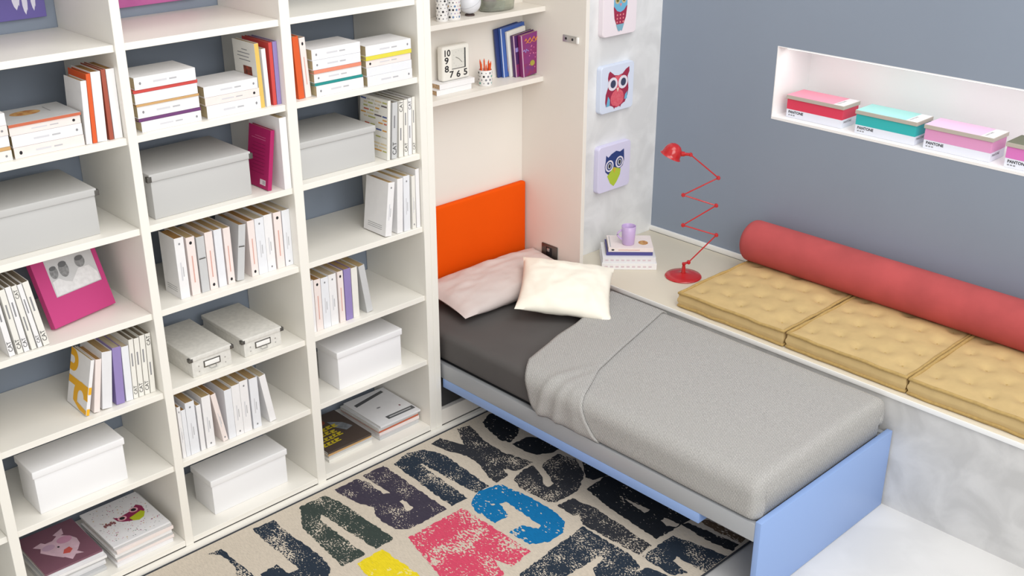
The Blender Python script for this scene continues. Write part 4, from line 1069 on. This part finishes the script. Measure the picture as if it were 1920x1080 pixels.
def canvas(x0, z0, w, h, colr, label, art):
    b = MB(); rounded_slab(b, w, h, .030, .020, colr)
    F = lambda q, m, l=1: b.poly([(a * w, c * h) for a, c in q], m, (0, -.0302 - .0004 * l, 0), (1, 0, 0), (0, 0, 1))
    art(F, b, w, h)
    o = b.build('owl_canvas', loc=(x0 + w / 2, YCON - .0006, z0 + h / 2), angle=40)
    tag(o, label, 'picture', 'owl pictures on the concrete pier')
OR_ = mat('owl_crimson', '#a02a4a', .5); OP_ = mat('owl_rose', '#e0707c', .5, var=.25, vscale=120, var2='#d84a60'); ON_ = mat('owl_navy', '#2b3e7c', .5); OL_ = mat('owl_lime', '#b5cc3c', .5)
OW_ = mat('owl_eye_white', '#e9e3ee', .5); OG_ = mat('owl_eye_dark', '#3c4560', .5); OB_ = mat('owl_sky_blue', '#6fb4d6', .5); OO_ = mat('owl_olive', '#6e6a30', .5); OPK = mat('owl_pink_beak', '#e6898e', .5)
def art_red(F, b, w, h):
    F([(-.28, .34), (-.24, .38), (-.10, .28), (.02, .26), (.14, .28), (.24, .36), (.34, .40), (.35, .30), (.30, .20), (.32, .08), (.34, -.06), (.32, -.20), (.24, -.34), (.18, -.36), (.10, -.40), (-.02, -.42), (-.10, -.40), (-.18, -.36), (-.26, -.34), (-.33, -.36), (-.36, -.26), (-.35, -.10), (-.30, .02), (-.27, .12), (-.30, .24)], OR_)
    F([(-.08, .26), (.12, .26), (.16, .10), (.02, -.04), (-.12, .08)], OP_, 2)
    F(ell(0, -.22, .20, .19, 22), OP_, 2); F([(-.33, -.36), (-.28, -.14), (-.22, -.22), (-.22, -.35)], OB_, 2); F([(.30, -.28), (.31, -.12), (.24, -.18), (.22, -.28)], OB_, 2)
    for sx in (-.15, .16):
        F(ell(sx, .10, .145, .14, 24), OW_, 3); F(ell(sx + .01, .10, .08, .085, 20), OG_, 4)
    F([(-.04, .0), (.05, .0), (.005, -.09)], mat('owl_cream_beak', '#f3cfc0', .5), 5)
    F([(-.14, -.36), (-.04, -.38), (-.08, -.44)], OR_, 3); F([(.06, -.38), (.14, -.36), (.10, -.43)], OR_, 3)
def art_navy(F, b, w, h):
    F([(-.28, .16), (-.27, .30), (-.20, .24), (-.10, .30), (.04, .34), (.16, .30), (.28, .34), (.29, .24), (.30, .10), (.26, -.02), (.12, -.10), (-.02, -.12), (-.18, -.14), (-.28, -.06), (-.30, .06)], ON_)
    F([(-.22, -.16), (-.02, .0), (.20, -.08), (.18, -.20), (.08, -.34), (-.01, -.42), (-.12, -.34)], OL_, 2)
    for sx, sz in ((-.16, .05), (.15, .08)):
        F(ell(sx, sz, .125, .125, 24), OW_, 3); F(ell(sx, sz, .088, .092, 22), ON_, 4); F(ell(sx, sz, .062, .066, 20), mat('owl_eye_grey', '#b9bcc4', .5), 5); F(ell(sx, sz, .03, .045, 14), BLACK, 6)
    F([(-.05, -.02), (.04, -.02), (.0, -.14)], mat('owl_amber', '#d9ac3c', .5), 5)
def art_blue(F, b, w, h):
    F([(-.17, .30), (.17, .30), (.20, .05), (.17, -.16), (.10, -.30), (0, -.36), (-.10, -.30), (-.17, -.16), (-.20, .05)], OR_)
    F([(-.19, .40), (.19, .40), (.20, .08), (.10, -.02), (0, -.05), (-.10, -.02), (-.20, .08)], OB_, 2)
    for k in range(9): F(ell(-.09 + .09 * (k % 3), -.10 - .07 * (k // 3), .022, .02, 8), OPK, 3)
    for sx in (-.095, .095): F(ell(sx, .20, .075, .085, 18), mat('owl_tan_ring', '#c9b890', .5), 3); F(ell(sx, .20, .042, .052, 14), OO_, 4)
    F([(-.03, .12), (.03, .12), (0, .05)], OPK, 4)
    F([(-.12, -.28), (.12, -.28), (.06, -.42), (.02, -.40), (-.02, -.42), (-.06, -.40)], mat('owl_steel', '#7fb0c4', .5), 4)
canvas(1.189, 1.655, .250, .250, mat('canvas_blush', '#f0e6ec', .55), 'blush canvas with a blue and red owl at the top of the pier', art_blue)
canvas(1.189, 1.272, .250, .240, mat('canvas_ice_blue', '#dbe4f6', .55), 'pale blue canvas with a red owl, middle of the three', art_red)
canvas(1.189, .852, .250, .248, mat('canvas_lavender', '#dcd8f2', .55), 'lavender canvas with a navy and lime owl, lowest of the three', art_navy)

# ------------------------------------------------------------------ books and mug on the bench
ax = Vector((.7071, -.7071, 0))
def bench_book(px, py, z, w, d, th, cov, label, deco=None, nm='book', pages=None):
    root = thing(nm, (px, py, z), label, nm, 'books under the lilac mug'); root.rotation_euler = (0, 0, -PI / 4)
    book_parts(th, d, w, cov, root, deco, lying=True, pages=pages, hard=False)
SP = mat('speckled_page_block', '#e6e3e4', .7, var=.15, vscale=90)
def d_specks(b, S, C, D_, th, dp, ht, e):
    for k in range(9): S(rect(th * .35, ht * (.05 + .10 * k), th * .6, ht * (.05 + .10 * k) + .016), mat('pale_rose_print', '#d9c7cf', .6))
bench_book(1.052, -.041, ZB + .0006, .279, .215, .034, bm_('white'), 'bottom white magazine under the lilac mug', d_specks, 'magazine', SP)
bench_book(1.060, -.038, ZB + .0350, .270, .210, .030, bm_('tex'), 'speckled white magazine second from the bottom under the lilac mug', d_specks, 'magazine', SP)
bench_book(1.092, -.034, ZB + .0654, .236, .180, .018, mat('cover_indigo', '#4c4a8c', .5), 'indigo covered book in the middle of the bench pile', None)
def d_top(b, S, C, D_, th, dp, ht, e):
    S(ell(th * .5, ht * .10, th * .2, .008, 10), BLACK); S(rect(th * .4, ht * .22, th * .55, ht * .7), mat('salmon_print', '#dba79b', .6))
    D_(ell(dp * .42, ht * .80, dp * .17, ht * .11, 14), mat('loaf_print', '#b06a34', .6)); D_(rect(dp * .08, ht * .04, dp * .92, ht * .06), LGREY)
bench_book(1.100, -.040, ZB + .0838, .228, .178, .022, bm_('pink'), 'off-white paperback with a brown picture directly under the lilac mug', d_top)
LILM = mat('lilac_ceramic', '#cdb4e0', .3)
MUGZ = ZB + .1062
t = thing('mug', (1.215, -.072, MUGZ), 'lilac mug standing on the pile of books on the bench', 'mug')
b = MB(); b.lathe([(0, 0), (.028, 0), (.031, .003), (.034, .04), (.037, .098), (.0355, .099), (.034, .097), (.031, .040), (.027, .007), (0, .006)], LILM, 40); b.build('mug_body', t, angle=60)
hd = Vector((-.75, .66, 0)).normalized(); b = MB()
b.tube([hd * (.031 + .026 * math.sin(PI * k / 12)) + Vector((0, 0, .024 + .056 * k / 12)) for k in range(13)], .0048, LILM, 10); b.build('handle', t, angle=60)

# ------------------------------------------------------------------ colour boxes in the niche
def niche_box(x, y0, y1, d, ctop, cbody, label, cb=None):
    """front face at x (towards the room), running from y0 (far) to y1 (near)"""
    t = thing('colour_box', (x, y0, NZ0 + .0006), label, 'box', 'coloured boxes in the lit niche')
    L = abs(y1 - y0); h = .108
    Wm = mat('box_white_band', '#e4e7f2', .5)
    b = MB(); z1 = .040
    b.box((0, -L, 0), (d, 0, z1), Wm, .001); b.box((0, -L, z1), (d, 0, h - .012), cbody, .001)
    # lettering on the long face and on the near end
    b.text('PANTONE', .0175, BLACK, (-.0006, -.012, .022), (0, -1, 0), (0, 0, 1), bold=.03)
    for k in range(3): b.poly(rect(.013 + .013 * k, .010, .022 + .013 * k, .0155), GREYP, (-.0006, 0, 0), (0, -1, 0), (0, 0, 1))
    b.text('PANTONE', .0150, BLACK, (.016, -L - .0006, .022), (1, 0, 0), (0, 0, 1))
    b.build('box_body', t, smooth=False)
    b = MB(); o = .005
    b.box((-o, -L - o, h - .018), (d + o, o, h), mat('lid_rim_grey', '#b9b2a8', .5), .0015)
    b.poly([(0, 0), (L * .84, 0), (L * .84, d + 2 * o - .002), (0, d + 2 * o - .002)], ctop, (-o + .001, o - .001, h + .0004), (0, -1, 0), (1, 0, 0))
    b.poly([(L * .84, 0), (L + 2 * o - .003, 0), (L + 2 * o - .003, d + 2 * o - .002), (L * .84, d + 2 * o - .002)], mat('lid_label_band', '#ecebee', .5), (-o + .001, o - .001, h + .0004), (0, -1, 0), (1, 0, 0))
    b.text('PANTONE', .016, GREYP, (.012, -L + .034, h + .0008), (1, 0, 0), (0, 1, 0))
    b.build('lid', t, smooth=False)
niche_box(1.722, -.606, -.908, .140, mat('lid_pink', '#f49ab2', .5), mat('body_red', '#d93a57', .5), 'coral red display box, farthest in the lit niche')
niche_box(1.712, -.984, -1.280, .140, mat('lid_aqua', '#a4e0dc', .5), mat('body_teal', '#2fb3b5', .5), 'teal display box in the lit niche')
niche_box(1.714, -1.322, -1.626, .140, mat('lid_lilac_pink', '#ecc2e2', .5), mat('body_orchid', '#dc98c4', .5), 'pale orchid pink display box in the lit niche')
niche_box(1.706, -1.692, -1.992, .140, mat('lid_olive', '#5f6450', .5), mat('body_magenta', '#d878c0', .5), 'magenta display box with olive lid at the right photo edge')

# ------------------------------------------------------------------ rug
def rugmat(name, hexc, lo, hi, sc=150.0, ground='#d3c8b8', stretch=None):
    m = bpy.data.materials.new(name); m.use_nodes = True; nt = m.node_tree; B = nt.nodes['Principled BSDF']; B.inputs['Roughness'].default_value = .95
    B.inputs['Specular IOR Level'].default_value = 0.1
    tc = nt.nodes.new('ShaderNodeTexCoord')
    mp = nt.nodes.new('ShaderNodeMapping'); mp.inputs['Scale'].default_value = (1, .55, 1); nt.links.new(tc.outputs['Object'], mp.inputs[0])
    n1 = nt.nodes.new('ShaderNodeTexNoise'); n1.inputs['Scale'].default_value = sc; n1.inputs['Detail'].default_value = 2
    n2 = nt.nodes.new('ShaderNodeTexNoise'); n2.inputs['Scale'].default_value = 9; n2.inputs['Detail'].default_value = 3
    nt.links.new(mp.outputs[0], n1.inputs['Vector']); nt.links.new(tc.outputs['Object'], n2.inputs['Vector'])
    a = nt.nodes.new('ShaderNodeMath'); a.operation = 'MULTIPLY_ADD'; a.inputs[1].default_value = .75; nt.links.new(n2.outputs['Fac'], a.inputs[0]); nt.links.new(n1.outputs['Fac'], a.inputs[2])
    mr = nt.nodes.new('ShaderNodeMapRange'); mr.inputs[1].default_value = lo; mr.inputs[2].default_value = hi; nt.links.new(a.outputs[0], mr.inputs[0])
    mx = nt.nodes.new('ShaderNodeMix'); mx.data_type = 'RGBA'; mx.inputs[6].default_value = lin(hexc); mx.inputs[7].default_value = lin(ground)
    nt.links.new(mr.outputs[0], mx.inputs[0])
    wv = nt.nodes.new('ShaderNodeTexNoise'); wv.inputs['Scale'].default_value = 500
    mp2 = nt.nodes.new('ShaderNodeMapping'); mp2.inputs['Scale'].default_value = (1, .12, 1); nt.links.new(tc.outputs['Object'], mp2.inputs[0]); nt.links.new(mp2.outputs[0], wv.inputs['Vector'])
    mx2 = nt.nodes.new('ShaderNodeMix'); mx2.data_type = 'RGBA'; mx2.blend_type = 'MULTIPLY'; mx2.inputs[0].default_value = .45
    cr = nt.nodes.new('ShaderNodeMapRange'); cr.inputs[1].default_value = .3; cr.inputs[2].default_value = .6; cr.inputs[3].default_value = .6
    nt.links.new(wv.outputs['Fac'], cr.inputs[0]); nt.links.new(mx.outputs[2], mx2.inputs[6]); nt.links.new(cr.outputs[0], mx2.inputs[7])
    nt.links.new(mx2.outputs[2], B.inputs['Base Color'])
    bp = nt.nodes.new('ShaderNodeBump'); bp.inputs['Strength'].default_value = .3; bp.inputs['Distance'].default_value = .002; nt.links.new(wv.outputs['Fac'], bp.inputs['Height']); nt.links.new(bp.outputs[0], B.inputs['Normal'])
    return m
RM = dict(beige=rugmat('rug_beige', '#d3c8b8', .5, .6), navy=rugmat('rug_navy', '#2f3946', .98, 1.01, 200), green=rugmat('rug_green_grey', '#3f4945', .98, 1.01, 200),
          purple=rugmat('rug_purple_grey', '#45404e', 1.02, 1.05, 200), dark=rugmat('rug_charcoal', '#383a40', .99, 1.02, 200), black=rugmat('rug_black', '#262a30', 1.08, 1.12),
          blue=rugmat('rug_blue', '#1773ad', 1.02, 1.04, 90), pink=rugmat('rug_rose', '#d8506c', .95, .98, 130), yellow=rugmat('rug_yellow', '#ecd52c', 1.02, 1.06, 90, '#efe08a'), brown=rugmat('rug_brown', '#6d5a48', 1.0, 1.04))
b = MB(); b.box((-1.95, -1.515, .0012), (.62, -.030, .0085), RM['beige'], .002)
EDG = mat('rug_dark_binding', '#35383f', .9)
b.tube([(-1.95, -.029, .006), (.62, -.029, .006)], .0055, EDG, 6); b.tube([(-1.95, -1.516, .006), (.62, -1.516, .006)], .0045, EDG, 6)
RN = random.Random(2)
def fray(pts, amp=.004):
    out = []
    for (p, q) in zip(pts, pts[1:] + pts[:1]):
        L = math.hypot(q[0] - p[0], q[1] - p[1]); n = max(1, int(L / .012))
        for k in range(n):
            a = k / n; j = amp if k else amp * .3
            out.append((p[0] + (q[0] - p[0]) * a + RN.uniform(-j, j), p[1] + (q[1] - p[1]) * a + RN.uniform(-j, j)))
    return out
for k, (c, pts) in enumerate(RUG):
    z = .0089 + (.0006 if c == 'beige' else 0) + .00003 * (k % 5)
    q = [(x, y) for x, y in pts]
    q = [(x, min(-.034, max(-1.511, y))) for x, y in fray(q)]
    b.poly(q, RM[c], (0, 0, z), (1, 0, 0), (0, 1, 0))
tag(b.build('rug', smooth=False), 'beige rug with distressed letter shapes in navy, pink, blue and yellow', 'rug')
